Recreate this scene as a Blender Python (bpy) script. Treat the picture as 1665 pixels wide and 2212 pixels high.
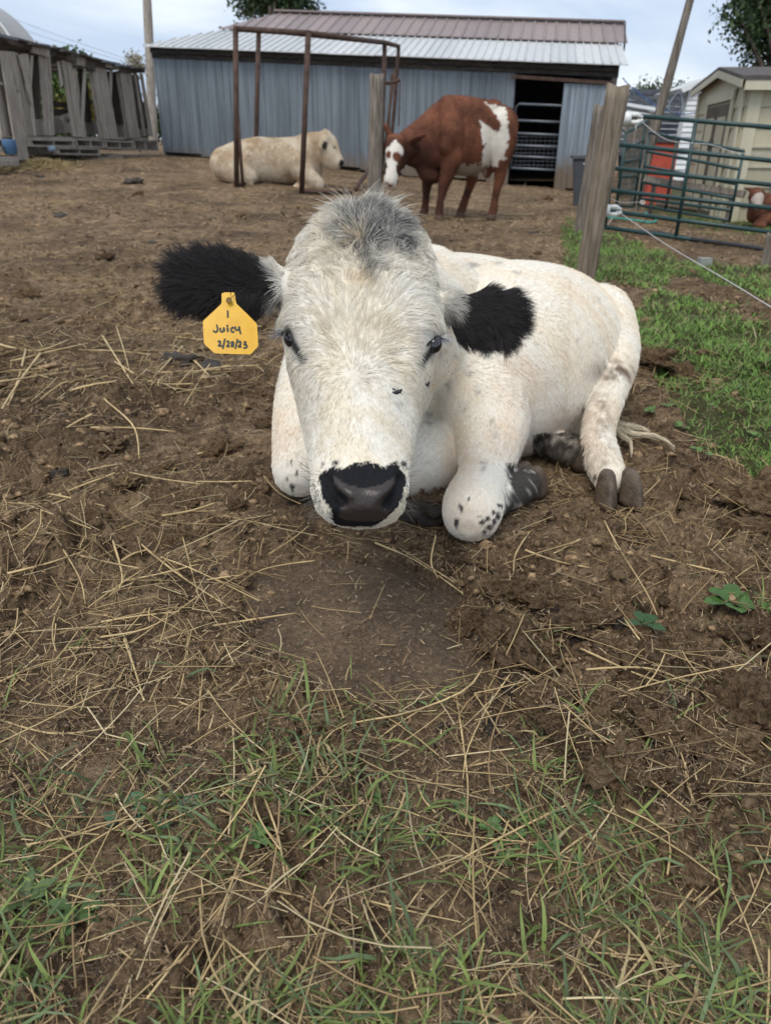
import bpy, bmesh, math, random
import numpy as np
from mathutils import Vector, Matrix

sc = bpy.context.scene
for o in list(bpy.data.objects):
    bpy.data.objects.remove(o, do_unlink=True)
col = sc.collection
random.seed(7)
rng = np.random.default_rng(11)

# ------------------------------------------------------------------ camera
PW, PH, FPX = 1665.0, 2212.0, 1600.0        # pixel frame the photograph was measured in
CAMH, PITCH, ROLL = 0.80, math.radians(26.4), 0.012
_sp, _cp = math.sin(PITCH), math.cos(PITCH)
F_ = np.array([0, _cp, -_sp])
_U0, _R0 = np.array([0, _sp, _cp]), np.array([1.0, 0, 0])
R_ = _R0 * math.cos(ROLL) + _U0 * math.sin(ROLL)
U_ = _U0 * math.cos(ROLL) - _R0 * math.sin(ROLL)
CAM = np.array([0, 0, CAMH])

cam_d = bpy.data.cameras.new('camera')
cam = bpy.data.objects.new('camera', cam_d)
col.objects.link(cam)
M = Matrix(((R_[0], U_[0], -F_[0], CAM[0]), (R_[1], U_[1], -F_[1], CAM[1]),
            (R_[2], U_[2], -F_[2], CAM[2]), (0, 0, 0, 1)))
cam.matrix_world = M
cam_d.sensor_fit = 'VERTICAL'
cam_d.sensor_height = 24.0
cam_d.lens = FPX / PH * 24.0
cam_d.clip_start = 0.02
cam_d.clip_end = 2000
cam_d.dof.use_dof = True
cam_d.dof.focus_distance = 1.2
cam_d.dof.aperture_fstop = 4.6
sc.camera = cam

# ------------------------------------------------------------------ sky and sun
SUN_EL, SUN_AZ = math.radians(58), math.radians(-155)   # azimuth from +Y, clockwise
world = bpy.data.worlds.new('World')
sc.world = world
world.use_nodes = True
wn = world.node_tree
wn.nodes.clear()
def wnode(t, **k):
    n = wn.nodes.new(t)
    for a, b in k.items():
        setattr(n, a, b)
    return n
w_out = wnode('ShaderNodeOutputWorld')
w_bg = wnode('ShaderNodeBackground')
w_bg.inputs['Strength'].default_value = 0.1
sky = wnode('ShaderNodeTexSky', sky_type='NISHITA', sun_disc=False)
sky.sun_elevation, sky.sun_rotation = SUN_EL, SUN_AZ
tc = wnode('ShaderNodeTexCoord')
mp = wnode('ShaderNodeMapping')
mp.inputs['Scale'].default_value = (1.0, 1.0, 3.2)
mp.inputs['Location'].default_value = (0.35, 0.1, 0.0)
nz = wnode('ShaderNodeTexNoise')
nz.inputs['Scale'].default_value = 2.6
nz.inputs['Detail'].default_value = 6
nz.inputs['Roughness'].default_value = 0.52
nz.inputs['Distortion'].default_value = 0.35
rp = wnode('ShaderNodeValToRGB')
rp.color_ramp.elements[0].position = 0.40
rp.color_ramp.elements[0].color = (4.4, 5.3, 6.8, 1)
rp.color_ramp.elements[1].position = 0.60
rp.color_ramp.elements[1].color = (7.3, 7.8, 8.3, 1)
mx = wnode('ShaderNodeMix', data_type='RGBA')
mx.inputs[0].default_value = 0.86
wn.links.new(tc.outputs['Generated'], mp.inputs['Vector'])
wn.links.new(mp.outputs['Vector'], nz.inputs['Vector'])
wn.links.new(nz.outputs['Fac'], rp.inputs['Fac'])
wn.links.new(sky.outputs['Color'], mx.inputs[6])
wn.links.new(rp.outputs['Color'], mx.inputs[7])
wn.links.new(mx.outputs[2], w_bg.inputs['Color'])
wn.links.new(w_bg.outputs['Background'], w_out.inputs['Surface'])

sun_d = bpy.data.lights.new('sun', 'SUN')
sun_d.energy = 1.5
sun_d.angle = math.radians(28)
sun_d.color = (1.0, 0.94, 0.85)
sun = bpy.data.objects.new('sun', sun_d)
col.objects.link(sun)
sd = Vector((math.sin(SUN_AZ) * math.cos(SUN_EL), math.cos(SUN_AZ) * math.cos(SUN_EL), math.sin(SUN_EL)))
sun.rotation_euler = (-sd).to_track_quat('-Z', 'Y').to_euler()

sc.view_settings.view_transform = 'Standard'
sc.view_settings.look = 'None'
sc.view_settings.exposure = 0.46
sc.view_settings.gamma = 1.0
sc.view_settings.use_curve_mapping = False
sc.cycles.max_bounces = 5
sc.cycles.diffuse_bounces = 3
sc.cycles.glossy_bounces = 2
sc.cycles.transmission_bounces = 3
sc.cycles.transparent_max_bounces = 6
sc.cycles.use_denoising = True
sc.cycles.use_adaptive_sampling = True
sc.cycles.adaptive_threshold = 0.02

# ------------------------------------------------------------------ helpers: noise, pixels to points
def _hash(ix, iy, s):
    h = (ix.astype(np.int64) * 374761393 + iy.astype(np.int64) * 668265263 + s * 1274126177) & 0xFFFFFFFF
    h = ((h ^ (h >> 13)) * 1274126177) & 0xFFFFFFFF
    return (h ^ (h >> 16)) & 0xFFFFFF
def vnoise(x, y, s=0):
    x = np.asarray(x, float); y = np.asarray(y, float)
    ix, iy = np.floor(x), np.floor(y)
    fx, fy = x - ix, y - iy
    def g(a, b):
        t = _hash(a, b, s) * (2 * math.pi / 0xFFFFFF)
        return np.cos(t), np.sin(t)
    u, v = fx * fx * fx * (fx * (fx * 6 - 15) + 10), fy * fy * fy * (fy * (fy * 6 - 15) + 10)
    def dot(a, b, dx, dy):
        c, d = g(ix + a, iy + b)
        return c * (fx - dx) + d * (fy - dy)
    n0 = dot(0, 0, 0, 0) * (1 - u) + dot(1, 0, 1, 0) * u
    n1 = dot(0, 1, 0, 1) * (1 - u) + dot(1, 1, 1, 1) * u
    return (n0 * (1 - v) + n1 * v) * 1.5
def fbm(x, y, o=4, s=0, gain=0.5):
    t, a, f = 0, 1.0, 1.0
    for i in range(o):
        t = t + a * vnoise(np.asarray(x) * f, np.asarray(y) * f, s + i * 17)
        a *= gain; f *= 2.03
    return t
def worley(x, y, s=0):
    x = np.asarray(x, float); y = np.asarray(y, float)
    ix, iy = np.floor(x), np.floor(y)
    f1 = np.full(x.shape, 9.0); f2 = np.full(x.shape, 9.0); cid = np.zeros(x.shape)
    for a in (-1, 0, 1):
        for b in (-1, 0, 1):
            h1 = _hash(ix + a, iy + b, s) / 0xFFFFFF
            h2 = _hash(ix + a, iy + b, s + 91) / 0xFFFFFF
            d = np.hypot(ix + a + h1 - x, iy + b + h2 - y)
            m = d < f1
            f2 = np.where(m, f1, np.minimum(f2, d))
            cid = np.where(m, h1, cid)
            f1 = np.where(m, d, f1)
    return f1, f2, cid
def sstep(a, b, x):
    t = np.clip((np.asarray(x, float) - a) / (b - a), 0, 1)
    return t * t * (3 - 2 * t)

def P(px, py, d):
    """world point on the ray of pixel (px, py) at depth d along the optical axis"""
    px, py, d = np.broadcast_arrays(np.asarray(px, float), np.asarray(py, float), np.asarray(d, float))
    u, v = (px - PW / 2) / FPX * d, (PH / 2 - py) / FPX * d
    return CAM + u[..., None] * R_ + v[..., None] * U_ + d[..., None] * F_
def proj(p):
    q = np.asarray(p, float) - CAM
    d = q @ F_
    dd = np.where(np.abs(d) < 1e-6, 1e-6, d)
    return PW / 2 + FPX * (q @ R_) / dd, PH / 2 - FPX * (q @ U_) / dd, d
def macro(x, y):
    x = np.asarray(x, float); y = np.asarray(y, float)
    g = 0.5 * sstep(5, 18, y) * sstep(3.5, -6.5, x)
    g = g - 0.13 * sstep(5.5, 10.5, y) * sstep(2.2, 4.6, x)
    return g
def G(px, py):
    """ground point under a pixel"""
    r = P(px, py, 1.0) - CAM
    t = 1.0
    lo, hi = 0.2, 400.0
    for i in range(60):
        mid = (lo + hi) / 2
        q = CAM + r * mid
        if q[2] > macro(q[0], q[1]): lo = mid
        else: hi = mid
    return CAM + r * lo
def on_plane(px, py, a, b):
    """pixel ray meets the vertical plane through ground points a and b"""
    a, b = np.asarray(a, float), np.asarray(b, float)
    n = np.array([b[1] - a[1], -(b[0] - a[0]), 0])
    r = P(px, py, 1.0) - CAM
    return CAM + r * (np.dot(a - CAM, n) / np.dot(r, n))
def in_poly(px, py, poly):
    px, py = np.asarray(px, float), np.asarray(py, float)
    inside = np.zeros(px.shape, bool)
    n = len(poly)
    for i in range(n):
        x1, y1 = poly[i]; x2, y2 = poly[(i + 1) % n]
        c = ((y1 > py) != (y2 > py)) & (px < (x2 - x1) * (py - y1) / (y2 - y1 + 1e-12) + x1)
        inside ^= c
    return inside
def poly_dist(px, py, pts):
    """distance to an open polyline"""
    px, py = np.asarray(px, float), np.asarray(py, float)
    best = np.full(px.shape, 1e9)
    for (x1, y1), (x2, y2) in zip(pts[:-1], pts[1:]):
        dx, dy = x2 - x1, y2 - y1
        t = np.clip(((px - x1) * dx + (py - y1) * dy) / (dx * dx + dy * dy + 1e-12), 0, 1)
        best = np.minimum(best, np.hypot(px - x1 - t * dx, py - y1 - t * dy))
    return best
def nrm(v):
    v = np.asarray(v, float)
    return v / (np.linalg.norm(v, axis=-1, keepdims=True) + 1e-12)
def catmull(pts, n):
    pts = np.asarray(pts, float)
    k = len(pts)
    t = np.linspace(0, k - 1, n)
    i = np.clip(t.astype(int), 0, k - 2)
    f = (t - i)[:, None]
    p1, p2 = pts[i], pts[i + 1]
    p0, p3 = pts[np.clip(i - 1, 0, k - 1)], pts[np.clip(i + 2, 0, k - 1)]
    return 0.5 * (2 * p1 + (p2 - p0) * f + (2 * p0 - 5 * p1 + 4 * p2 - p3) * f ** 2 + (3 * p1 - p0 - 3 * p2 + p3) * f ** 3)

# ------------------------------------------------------------------ helpers: objects and meshes
def tag(o, label=None, cat=None, group=None, kind=None):
    if label: o['label'] = label
    if cat: o['category'] = cat
    if group: o['group'] = group
    if kind: o['kind'] = kind
    return o
def thing(name, loc, label, cat, group=None):
    o = bpy.data.objects.new(name, None)
    o.empty_display_size = 0.1
    o.location = Vector([float(c) for c in loc])
    col.objects.link(o)
    return tag(o, label, cat, group)
def world_loc(o):
    v = Vector(o.location)
    while o.parent is not None:
        o = o.parent
        v = v + Vector(o.location)
    return v
def raw_mesh(name, V, Fc, smooth=True, colors=None):
    me = bpy.data.meshes.new(name)
    V = np.asarray(V, np.float32)
    Fc = [f for f in Fc] if not isinstance(Fc, np.ndarray) else Fc
    if isinstance(Fc, np.ndarray):
        nf, k = Fc.shape
        me.vertices.add(len(V)); me.vertices.foreach_set('co', V.ravel())
        me.loops.add(nf * k); me.loops.foreach_set('vertex_index', Fc.astype(np.int32).ravel())
        me.polygons.add(nf)
        me.polygons.foreach_set('loop_start', np.arange(0, nf * k, k, dtype=np.int32))
        me.polygons.foreach_set('loop_total', np.full(nf, k, np.int32))
        me.update(calc_edges=True)
    else:
        me.from_pydata([tuple(map(float, v)) for v in V], [], [tuple(map(int, f)) for f in Fc])
        me.update()
    if smooth:
        me.polygons.foreach_set('use_smooth', np.ones(len(me.polygons), bool))
    if colors is not None:
        a = me.color_attributes.new('Col', 'FLOAT_COLOR', 'POINT')
        c = np.ones((len(me.vertices), 4), np.float32); c[:, :3] = colors
        a.data.foreach_set('color', c.ravel())
    return me
def add_obj(name, me, mat=None, parent=None):
    """mesh given in world coordinates"""
    o = bpy.data.objects.new(name, me)
    col.objects.link(o)
    if mat is not None and len(me.materials) == 0:
        me.materials.append(mat)
    if parent is not None:
        o.parent = parent
        o.matrix_parent_inverse = Matrix.Translation(-world_loc(parent)) if parent.type == 'EMPTY' else Matrix.Identity(4)
    return o
class MB:
    """collects shapes into one mesh"""
    def __init__(s): s.V, s.F = [], []
    def add(s, V, F):
        n = len(s.V)
        s.V.extend([tuple(map(float, v)) for v in V])
        s.F.extend([tuple(int(i) + n for i in f) for f in F])
        return s
    def beam(s, p0, p1, side, w, t, w1=None):
        """square beam from p0 to p1; side = vector of the width w; t = thickness"""
        p0, p1 = np.asarray(p0, float), np.asarray(p1, float)
        ax = nrm(p1 - p0); sd_ = np.asarray(side, float); sd_ = nrm(sd_ - ax * np.dot(sd_, ax)); nn = np.cross(ax, sd_)
        w1 = w if w1 is None else w1
        V = []
        for p, ww in ((p0, w), (p1, w1)):
            for a, b in ((-1, -1), (1, -1), (1, 1), (-1, 1)):
                V.append(p + sd_ * a * ww / 2 + nn * b * t / 2)
        return s.add(V, [(3, 2, 1, 0), (4, 5, 6, 7), (0, 1, 5, 4), (1, 2, 6, 5), (2, 3, 7, 6), (3, 0, 4, 7)])
    def tube(s, pts, r, n=8, cap=True):
        pts = np.asarray(pts, float); k = len(pts)
        r = np.broadcast_to(np.asarray(r, float), (k,))
        tg = nrm(np.gradient(pts, axis=0))
        up = np.array([0, 0, 1.0]) if abs(tg[0][2]) < 0.9 else np.array([1.0, 0, 0])
        V, F = [], []
        for i in range(k):
            a = nrm(np.cross(tg[i], up)); b = np.cross(tg[i], a); up = -nrm(np.cross(tg[i], a)) if False else up
            for j in range(n):
                th = 2 * math.pi * j / n
                V.append(pts[i] + r[i] * (a * math.cos(th) + b * math.sin(th)))
        for i in range(k - 1):
            for j in range(n):
                F.append((i * n + j, i * n + (j + 1) % n, (i + 1) * n + (j + 1) % n, (i + 1) * n + j))
        if cap:
            F.append(tuple(range(n))[::-1]); F.append(tuple((k - 1) * n + j for j in range(n)))
        return s.add(V, F)
    def build(s, name, mat, parent=None, smooth=False):
        return add_obj(name, raw_mesh(name, np.array(s.V), s.F, smooth), mat, parent)
def loft(centers, A, B, ra, rb, n=28, steps=0, power=2.0):
    """closed tube; A, B = ring axes (k,3), ra, rb = radii"""
    c = np.asarray(centers, float); k = len(c)
    A = np.broadcast_to(np.asarray(A, float), (k, 3)); B = np.broadcast_to(np.asarray(B, float), (k, 3))
    ra = np.broadcast_to(np.asarray(ra, float), (k,)); rb = np.broadcast_to(np.asarray(rb, float), (k,))
    if steps:
        al = catmull(np.hstack([c, A, B, ra[:, None], rb[:, None]]), steps)
        c, A, B, ra, rb = al[:, :3], nrm(al[:, 3:6]), nrm(al[:, 6:9]), np.maximum(al[:, 9], 1e-3), np.maximum(al[:, 10], 1e-3)
        k = steps
    th = np.linspace(0, 2 * math.pi, n, endpoint=False)
    cs, sn = np.cos(th), np.sin(th)
    cs = np.sign(cs) * np.abs(cs) ** (2 / power); sn = np.sign(sn) * np.abs(sn) ** (2 / power)
    V = c[:, None, :] + (ra[:, None] * cs)[..., None] * A[:, None, :] + (rb[:, None] * sn)[..., None] * B[:, None, :]
    V = V.reshape(-1, 3)
    F = []
    for i in range(k - 1):
        for j in range(n):
            F.append((i * n + j, i * n + (j + 1) % n, (i + 1) * n + (j + 1) % n, (i + 1) * n + j))
    V = np.vstack([V, c[0], c[-1]])
    a, b = k * n, k * n + 1
    for j in range(n):
        F.append((a, (j + 1) % n, j)); F.append((b, (k - 1) * n + j, (k - 1) * n + (j + 1) % n))
    return V, F
def limb(pts, radii, n=20, steps=24, flat=1.0):
    """round limb with rounded ends through joints"""
    al = catmull(np.hstack([np.asarray(pts, float), np.asarray(radii, float)[:, None]]), steps)
    c, r = al[:, :3], np.maximum(al[:, 3], 1e-3)
    t0, t1 = nrm(c[0] - c[1]), nrm(c[-1] - c[-2])
    e0 = [(c[0] + t0 * r[0] * s, r[0] * math.sqrt(1 - s * s)) for s in (0.95, 0.75, 0.4)]
    e1 = [(c[-1] + t1 * r[-1] * s, r[-1] * math.sqrt(1 - s * s)) for s in (0.4, 0.75, 0.95)]
    c = np.vstack([[e[0] for e in e0], c, [e[0] for e in e1]])
    r = np.concatenate([[e[1] for e in e0], r, [e[1] for e in e1]])
    tg = nrm(np.gradient(c, axis=0))
    ref = np.array([0.31, 0.12, 0.94]) if abs(np.mean(tg[:, 2])) < 0.8 else np.array([0.95, 0.2, 0.1])
    A = nrm(np.cross(tg, ref)); B = np.cross(tg, A)
    return loft(c, A, B, r, r * flat, n=n)
def remesh(shapes, voxel, smooth=4, fac=0.5):
    """union of closed shapes as one continuous surface"""
    mb = MB()
    for V, F in shapes: mb.add(V, F)
    me = raw_mesh('tmp', np.array(mb.V), mb.F)
    bm = bmesh.new(); bm.from_mesh(me); bmesh.ops.recalc_face_normals(bm, faces=bm.faces); bm.to_mesh(me); bm.free()
    o = bpy.data.objects.new('tmp', me); col.objects.link(o)
    m = o.modifiers.new('r', 'REMESH'); m.mode = 'VOXEL'; m.voxel_size = voxel
    if smooth:
        s = o.modifiers.new('s', 'SMOOTH'); s.factor = fac; s.iterations = smooth
    dg = bpy.context.evaluated_depsgraph_get()
    out = bpy.data.meshes.new_from_object(o.evaluated_get(dg))
    bpy.data.objects.remove(o, do_unlink=True); bpy.data.meshes.remove(me)
    V = np.empty(len(out.vertices) * 3, np.float32); out.vertices.foreach_get('co', V); V = V.reshape(-1, 3).astype(float)
    Q = np.empty(len(out.loops), np.int32); out.loops.foreach_get('vertex_index', Q)
    assert len(Q) == 4 * len(out.polygons)
    bpy.data.meshes.remove(out)
    return V, Q.reshape(-1, 4)
def vert_normals(V, Q):
    n = np.cross(V[Q[:, 2]] - V[Q[:, 0]], V[Q[:, 3]] - V[Q[:, 1]])
    N = np.zeros_like(V)
    for k in range(4): np.add.at(N, Q[:, k], n)
    return nrm(N)
def sample_surface(V, Q, N, weight, count):
    """random points on the quads; weight per vertex"""
    a = np.linalg.norm(np.cross(V[Q[:, 2]] - V[Q[:, 0]], V[Q[:, 3]] - V[Q[:, 1]]), axis=1)
    w = a * weight[Q].mean(1); w = w / w.sum()
    q = rng.choice(len(Q), count, p=w)
    u, v = rng.random(count), rng.random(count)
    W = np.stack([(1 - u) * (1 - v), u * (1 - v), u * v, (1 - u) * v], 1)
    idx = Q[q]
    return (V[idx] * W[..., None]).sum(1), nrm((N[idx] * W[..., None]).sum(1)), idx, W
def make_hair(name, parent, mat, root, normal, flow, length, color, rad=0.0004, lift0=0.75, lift1=0.15, npts=5, wave=0.12, seed=0, wscale=60):
    n = len(root)
    length = np.broadcast_to(np.asarray(length, float), (n,))
    rr = np.random.default_rng(seed + 5)
    flow = flow - normal * (flow * normal).sum(1, keepdims=True)
    flow = nrm(flow + 1e-5)
    side = np.cross(normal, flow)
    pos = np.zeros((n, npts, 3)); pos[:, 0] = root - normal * 0.0015
    ph = rr.random(n) * 6.28
    wa = wave * (0.5 + rr.random(n))
    l0 = np.broadcast_to(np.asarray(lift0, float), (n,)); l1 = np.broadcast_to(np.asarray(lift1, float), (n,))
    for k in range(1, npts):
        t = (k - 0.5) / (npts - 1)
        al = (l0 * (1 - t) + l1 * t)[:, None]
        d = flow * np.cos(al) + normal * np.sin(al) + side * (wa * np.sin(ph + t * 5.0))[:, None]
        pos[:, k] = pos[:, k - 1] + nrm(d) * (length / (npts - 1))[:, None]
    cu = bpy.data.hair_curves.new(name)
    cu.add_curves([npts] * n)
    cu.position_data.foreach_set('vector', pos.astype(np.float32).ravel())
    r = np.broadcast_to(np.asarray(rad, float), (n,))[:, None] * np.array([1.0 - 0.8 * (k / (npts - 1)) ** 1.5 for k in range(npts)])[None]
    ra = cu.attributes.get('radius') or cu.attributes.new('radius', 'FLOAT', 'POINT')
    ra.data.foreach_set('value', r.astype(np.float32).ravel())
    ca = cu.attributes.new('Col', 'FLOAT_COLOR', 'CURVE')
    c4 = np.ones((n, 4), np.float32); c4[:, :3] = color
    ca.data.foreach_set('color', c4.ravel())
    cu.materials.append(mat)
    o = bpy.data.objects.new(name, cu)
    col.objects.link(o)
    if parent is not None:
        o.parent = parent
        o.matrix_parent_inverse = Matrix.Translation(-world_loc(parent)) if parent.type == 'EMPTY' else Matrix.Identity(4)
    return o

# ------------------------------------------------------------------ materials
def mat_new(name, rough=0.8, spec=0.25):
    m = bpy.data.materials.new(name); m.use_nodes = True
    b = m.node_tree.nodes['Principled BSDF']
    b.inputs['Roughness'].default_value = rough
    b.inputs['Specular IOR Level'].default_value = spec
    return m, m.node_tree, b
class NT:
    def __init__(s, nt): s.nt = nt
    def n(s, t, ins=None, **k):
        x = s.nt.nodes.new(t)
        for a, b in k.items(): setattr(x, a, b)
        for a, b in (ins or {}).items():
            if isinstance(b, bpy.types.NodeSocket): s.nt.links.new(b, x.inputs[a])
            else: x.inputs[a].default_value = b
        return x
    def l(s, a, b): s.nt.links.new(a, b)
    def noise(s, vec, scale, detail=4, rough=0.55, dist=0.0):
        return s.n('ShaderNodeTexNoise', {'Vector': vec, 'Scale': scale, 'Detail': detail, 'Roughness': rough, 'Distortion': dist}).outputs['Fac']
    def ramp(s, fac, stops):
        r = s.n('ShaderNodeValToRGB', {'Fac': fac}); e = r.color_ramp.elements
        while len(e) < len(stops): e.new(0.5)
        for i, (p, c) in enumerate(stops):
            e[i].position = p; e[i].color = (*c, 1) if len(c) == 3 else c
        return r.outputs['Color']
    def mix(s, fac, a, b, mode='MIX'):
        x = s.n('ShaderNodeMix', data_type='RGBA', blend_type=mode)
        for k, v in ((0, fac), (6, a), (7, b)):
            if isinstance(v, bpy.types.NodeSocket): s.nt.links.new(v, x.inputs[k])
            else: x.inputs[k].default_value = v if not isinstance(v, tuple) or len(v) != 3 else (*v, 1)
        return x.outputs[2]
    def math(s, op, a, b=0.0):
        x = s.n('ShaderNodeMath', operation=op)
        for k, v in ((0, a), (1, b)):
            if isinstance(v, bpy.types.NodeSocket): s.nt.links.new(v, x.inputs[k])
            else: x.inputs[k].default_value = v
        return x.outputs[0]
    def coord(s, which='Object', scale=(1, 1, 1), rnd=False):
        t = s.n('ShaderNodeTexCoord')
        mp_ = s.n('ShaderNodeMapping', {'Vector': t.outputs[which], 'Scale': scale})
        if rnd:
            oi = s.n('ShaderNodeObjectInfo')
            cmb = s.n('ShaderNodeCombineXYZ', {'X': s.math('MULTIPLY', oi.outputs['Random'], 37.0), 'Y': s.math('MULTIPLY', oi.outputs['Random'], 61.0), 'Z': 0.0})
            s.l(cmb.outputs[0], mp_.inputs['Location'])
        return mp_.outputs['Vector']
    def bump(s, h, strength, dist, bsdf):
        b = s.n('ShaderNodeBump', {'Height': h, 'Strength': strength, 'Distance': dist})
        s.l(b.outputs['Normal'], bsdf.inputs['Normal'])
def m_plain(name, c, rough=0.7, spec=0.3, var=0.25, scale=12.0, metal=0.0, bump=0.0):
    m, nt, b = mat_new(name, rough, spec); t = NT(nt)
    v = t.coord('Object', rnd=True)
    f = t.noise(v, scale, 5, 0.6)
    lo = tuple(x * (1 - var) for x in c); hi = tuple(min(1, x * (1 + var)) for x in c)
    t.l(t.ramp(f, [(0.3, lo), (0.7, hi)]), b.inputs['Base Color'])
    b.inputs['Metallic'].default_value = metal
    if bump: t.bump(t.noise(v, scale * 6, 3), bump, 0.01, b)
    return m
def m_wood(name, c1, c2, axis_scale=(18, 18, 1.2), rough=0.9, bump=0.6):
    m, nt, b = mat_new(name, rough, 0.15); t = NT(nt)
    v = t.coord('Object', axis_scale, rnd=True)
    g = t.noise(v, 2.2, 6, 0.65, 0.4)
    v2 = t.coord('Object', (2, 2, 2), rnd=True)
    blot = t.noise(v2, 1.6, 4, 0.6)
    oi = t.n('ShaderNodeObjectInfo').outputs['Random']
    c = t.ramp(g, [(0.25, tuple(x * 0.45 for x in c1)), (0.45, c1), (0.62, c2), (0.8, tuple(x * 1.15 for x in c2))])
    c = t.mix(t.math('MULTIPLY', blot, 0.45), c, tuple(x * 0.5 for x in c1))
    c = t.mix(0.5, c, t.ramp(oi, [(0, (0.55, 0.5, 0.45)), (1, (1.1, 1.05, 1.0))]), 'MULTIPLY')
    t.l(c, b.inputs['Base Color'])
    t.bump(g, bump, 0.006, b)
    return m
def m_vcol(name, rough=0.85, spec=0.15, noise_amt=0.12, nscale=90.0, bump=0.0):
    m, nt, b = mat_new(name, rough, spec); t = NT(nt)
    a = t.n('ShaderNodeAttribute', attribute_name='Col').outputs['Color']
    f = t.noise(t.coord('Object'), nscale, 4, 0.6)
    c = t.mix(1.0, a, t.ramp(f, [(0.2, (1 - noise_amt,) * 3), (0.8, (1 + noise_amt,) * 3)]), 'MULTIPLY')
    t.l(c, b.inputs['Base Color'])
    if bump: t.bump(f, bump, 0.005, b)
    return m
M_FUR = m_vcol('fur', 0.75, 0.2, 0.05)
M_WOOD = m_wood('weathered_wood', (0.17, 0.148, 0.125), (0.33, 0.30, 0.262))
M_POST = m_wood('post_wood', (0.21, 0.172, 0.13), (0.38, 0.32, 0.25), (22, 22, 1.4), .9, .35)
M_RUST = m_plain('rusty_steel', (0.085, 0.052, 0.04), 0.75, 0.3, 0.45, 9, 0.2)
M_GREEN = m_plain('green_paint', (0.012, 0.045, 0.044), 0.42, 0.5, 0.2, 5)
M_WHITE_PL = m_plain('white_plastic', (0.72, 0.72, 0.70), 0.4, 0.5, 0.06, 20)
M_DARK = m_plain('dark_plastic', (0.03, 0.033, 0.036), 0.5, 0.4, 0.3, 8)
# ------------------------------------------------------------------ ground
GRASS_R = [(1372, 640), (1392, 610), (1500, 640), (1640, 690), (1700, 760), (1900, 850), (3200, 1300), (3200, 2300), (1900, 1180), (1665, 1090), (1600, 1030), (1500, 960), (1440, 850), (1385, 760)]
GRASS_MID = [(1218, 470), (1300, 500), (1480, 560), (1700, 590), (1900, 620), (3200, 760), (3200, 1050), (1900, 700), (1640, 640), (1500, 600), (1390, 600), (1250, 620), (1215, 560)]
GRASS_BACK = [(1370, 415), (1480, 395), (1600, 400), (1900, 430), (3200, 560), (3200, 700), (1900, 545), (1600, 500), (1480, 480), (1390, 450)]
SMOOTH = [(560, 1215), (700, 1190), (860, 1215), (1010, 1290), (1060, 1400), (980, 1500), (820, 1530), (640, 1480), (520, 1380), (520, 1280)]
ROUGH_R = [(1010, 1190), (1180, 1200), (1420, 1240), (1665, 1330), (1900, 1600), (1900, 2000), (1500, 1930), (1250, 1640), (1080, 1480), (1000, 1330)]
def soft_poly(px, py, poly, nz_, amp):
    return in_poly(px + nz_ * amp, py + nz_ * amp, poly)
def ground_masks(x, y):
    p = np.stack([x, y, macro(x, y)], -1)
    px, py, d = proj(p)
    nz_ = fbm(x * 3.1, y * 3.1, 3, 71) * .9
    ok = d > .1
    amp = 55
    gr = np.zeros(np.shape(x))
    for pl in (GRASS_R, GRASS_MID, GRASS_BACK):
        gr = np.maximum(gr, soft_poly(px, py, pl, nz_, amp if pl is GRASS_R else 22) & ok)
    fg = sstep(1480, 1800, py + nz_ * 160) * (1 - .55 * sstep(1150, 1500, px) * sstep(2100, 1700, py)) * ok
    sm = sstep(.0, .5, in_poly(px, py, SMOOTH) * ok * 1.0)
    rg = soft_poly(px, py, ROUGH_R, nz_, 60) & ok
    return gr.astype(float), fg, sm.astype(float), rg.astype(float), px, py, d
def height(x, y, masks=None):
    x, y = np.asarray(x, float), np.asarray(y, float)
    gr, fg, sm, rg, px, py, d = masks if masks is not None else ground_masks(x, y)
    r = np.hypot(x, y)
    near = sstep(14, 3, r)
    h = macro(x, y)
    h = h + fbm(x * 1.3, y * 1.3, 3, 1) * .022 * (1 - .6 * sm)
    wx, wy = x + fbm(x * 9, y * 9, 2, 61) * .05, y + fbm(x * 9, y * 9, 2, 67) * .05
    f1, f2, cid = worley(wx * 9, wy * 9, 3)
    clod = np.clip((f2 - f1) * 2.2, 0, 1) ** .6 * (.3 + cid)
    rough = np.clip(.55 + fbm(x * 1.7, y * 1.7, 2, 44) * 1.2 + rg * .8 - sm * 1.2 - gr * .3 - fg * .15, .06, 1.6)
    for cx, cy in ((.193, 1.45), (-.215, 1.67), (.58, 1.66), (.36, 1.69), (.25, 1.56)):
        rough = rough * (1 - .9 * np.exp(-((x - cx) ** 2 + (y - cy) ** 2) / .012))
    h = h + clod * .036 * rough * (.4 + .6 * near)
    f1, f2, cid = worley(wx * 24 + 3, wy * 24, 5)
    h = h + np.clip((f2 - f1) * 2, 0, 1) ** .7 * (.2 + cid) * .017 * np.clip(rough, .1, 1.3) * near
    bil = np.abs(fbm(wx * 17, wy * 17, 4, 29, .6))
    h = h + (bil - .35) * .026 * np.clip(rough, .12, 1.2) * near
    h = h + fbm(x * 55, y * 55, 3, 9, .6) * .0055 * near * (1 - .7 * sm)
    # hollow pressed by the lying cow keeps the soil under her
    return h - .012 - .01 * sm
nr, ncol = 890, 640
rr_ = np.exp(np.concatenate([np.linspace(math.log(.62), math.log(6.0), 740, endpoint=False), np.linspace(math.log(6.0), math.log(620.6), 150)])) - .6
t_ = np.concatenate([-np.geomspace(9, .69, 36), np.linspace(-.68, .68, 568, endpoint=False), np.geomspace(.69, 9, 36)])
Yg = np.repeat(rr_[:, None], ncol, 1) - .12; Xg = t_[None, :] * (rr_[:, None] + .62)
gm = ground_masks(Xg, Yg)
Zg = height(Xg, Yg, gm)
def hgt(x, y): return height(np.atleast_1d(x), np.atleast_1d(y))
ii = np.arange(nr * ncol).reshape(nr, ncol)
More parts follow.
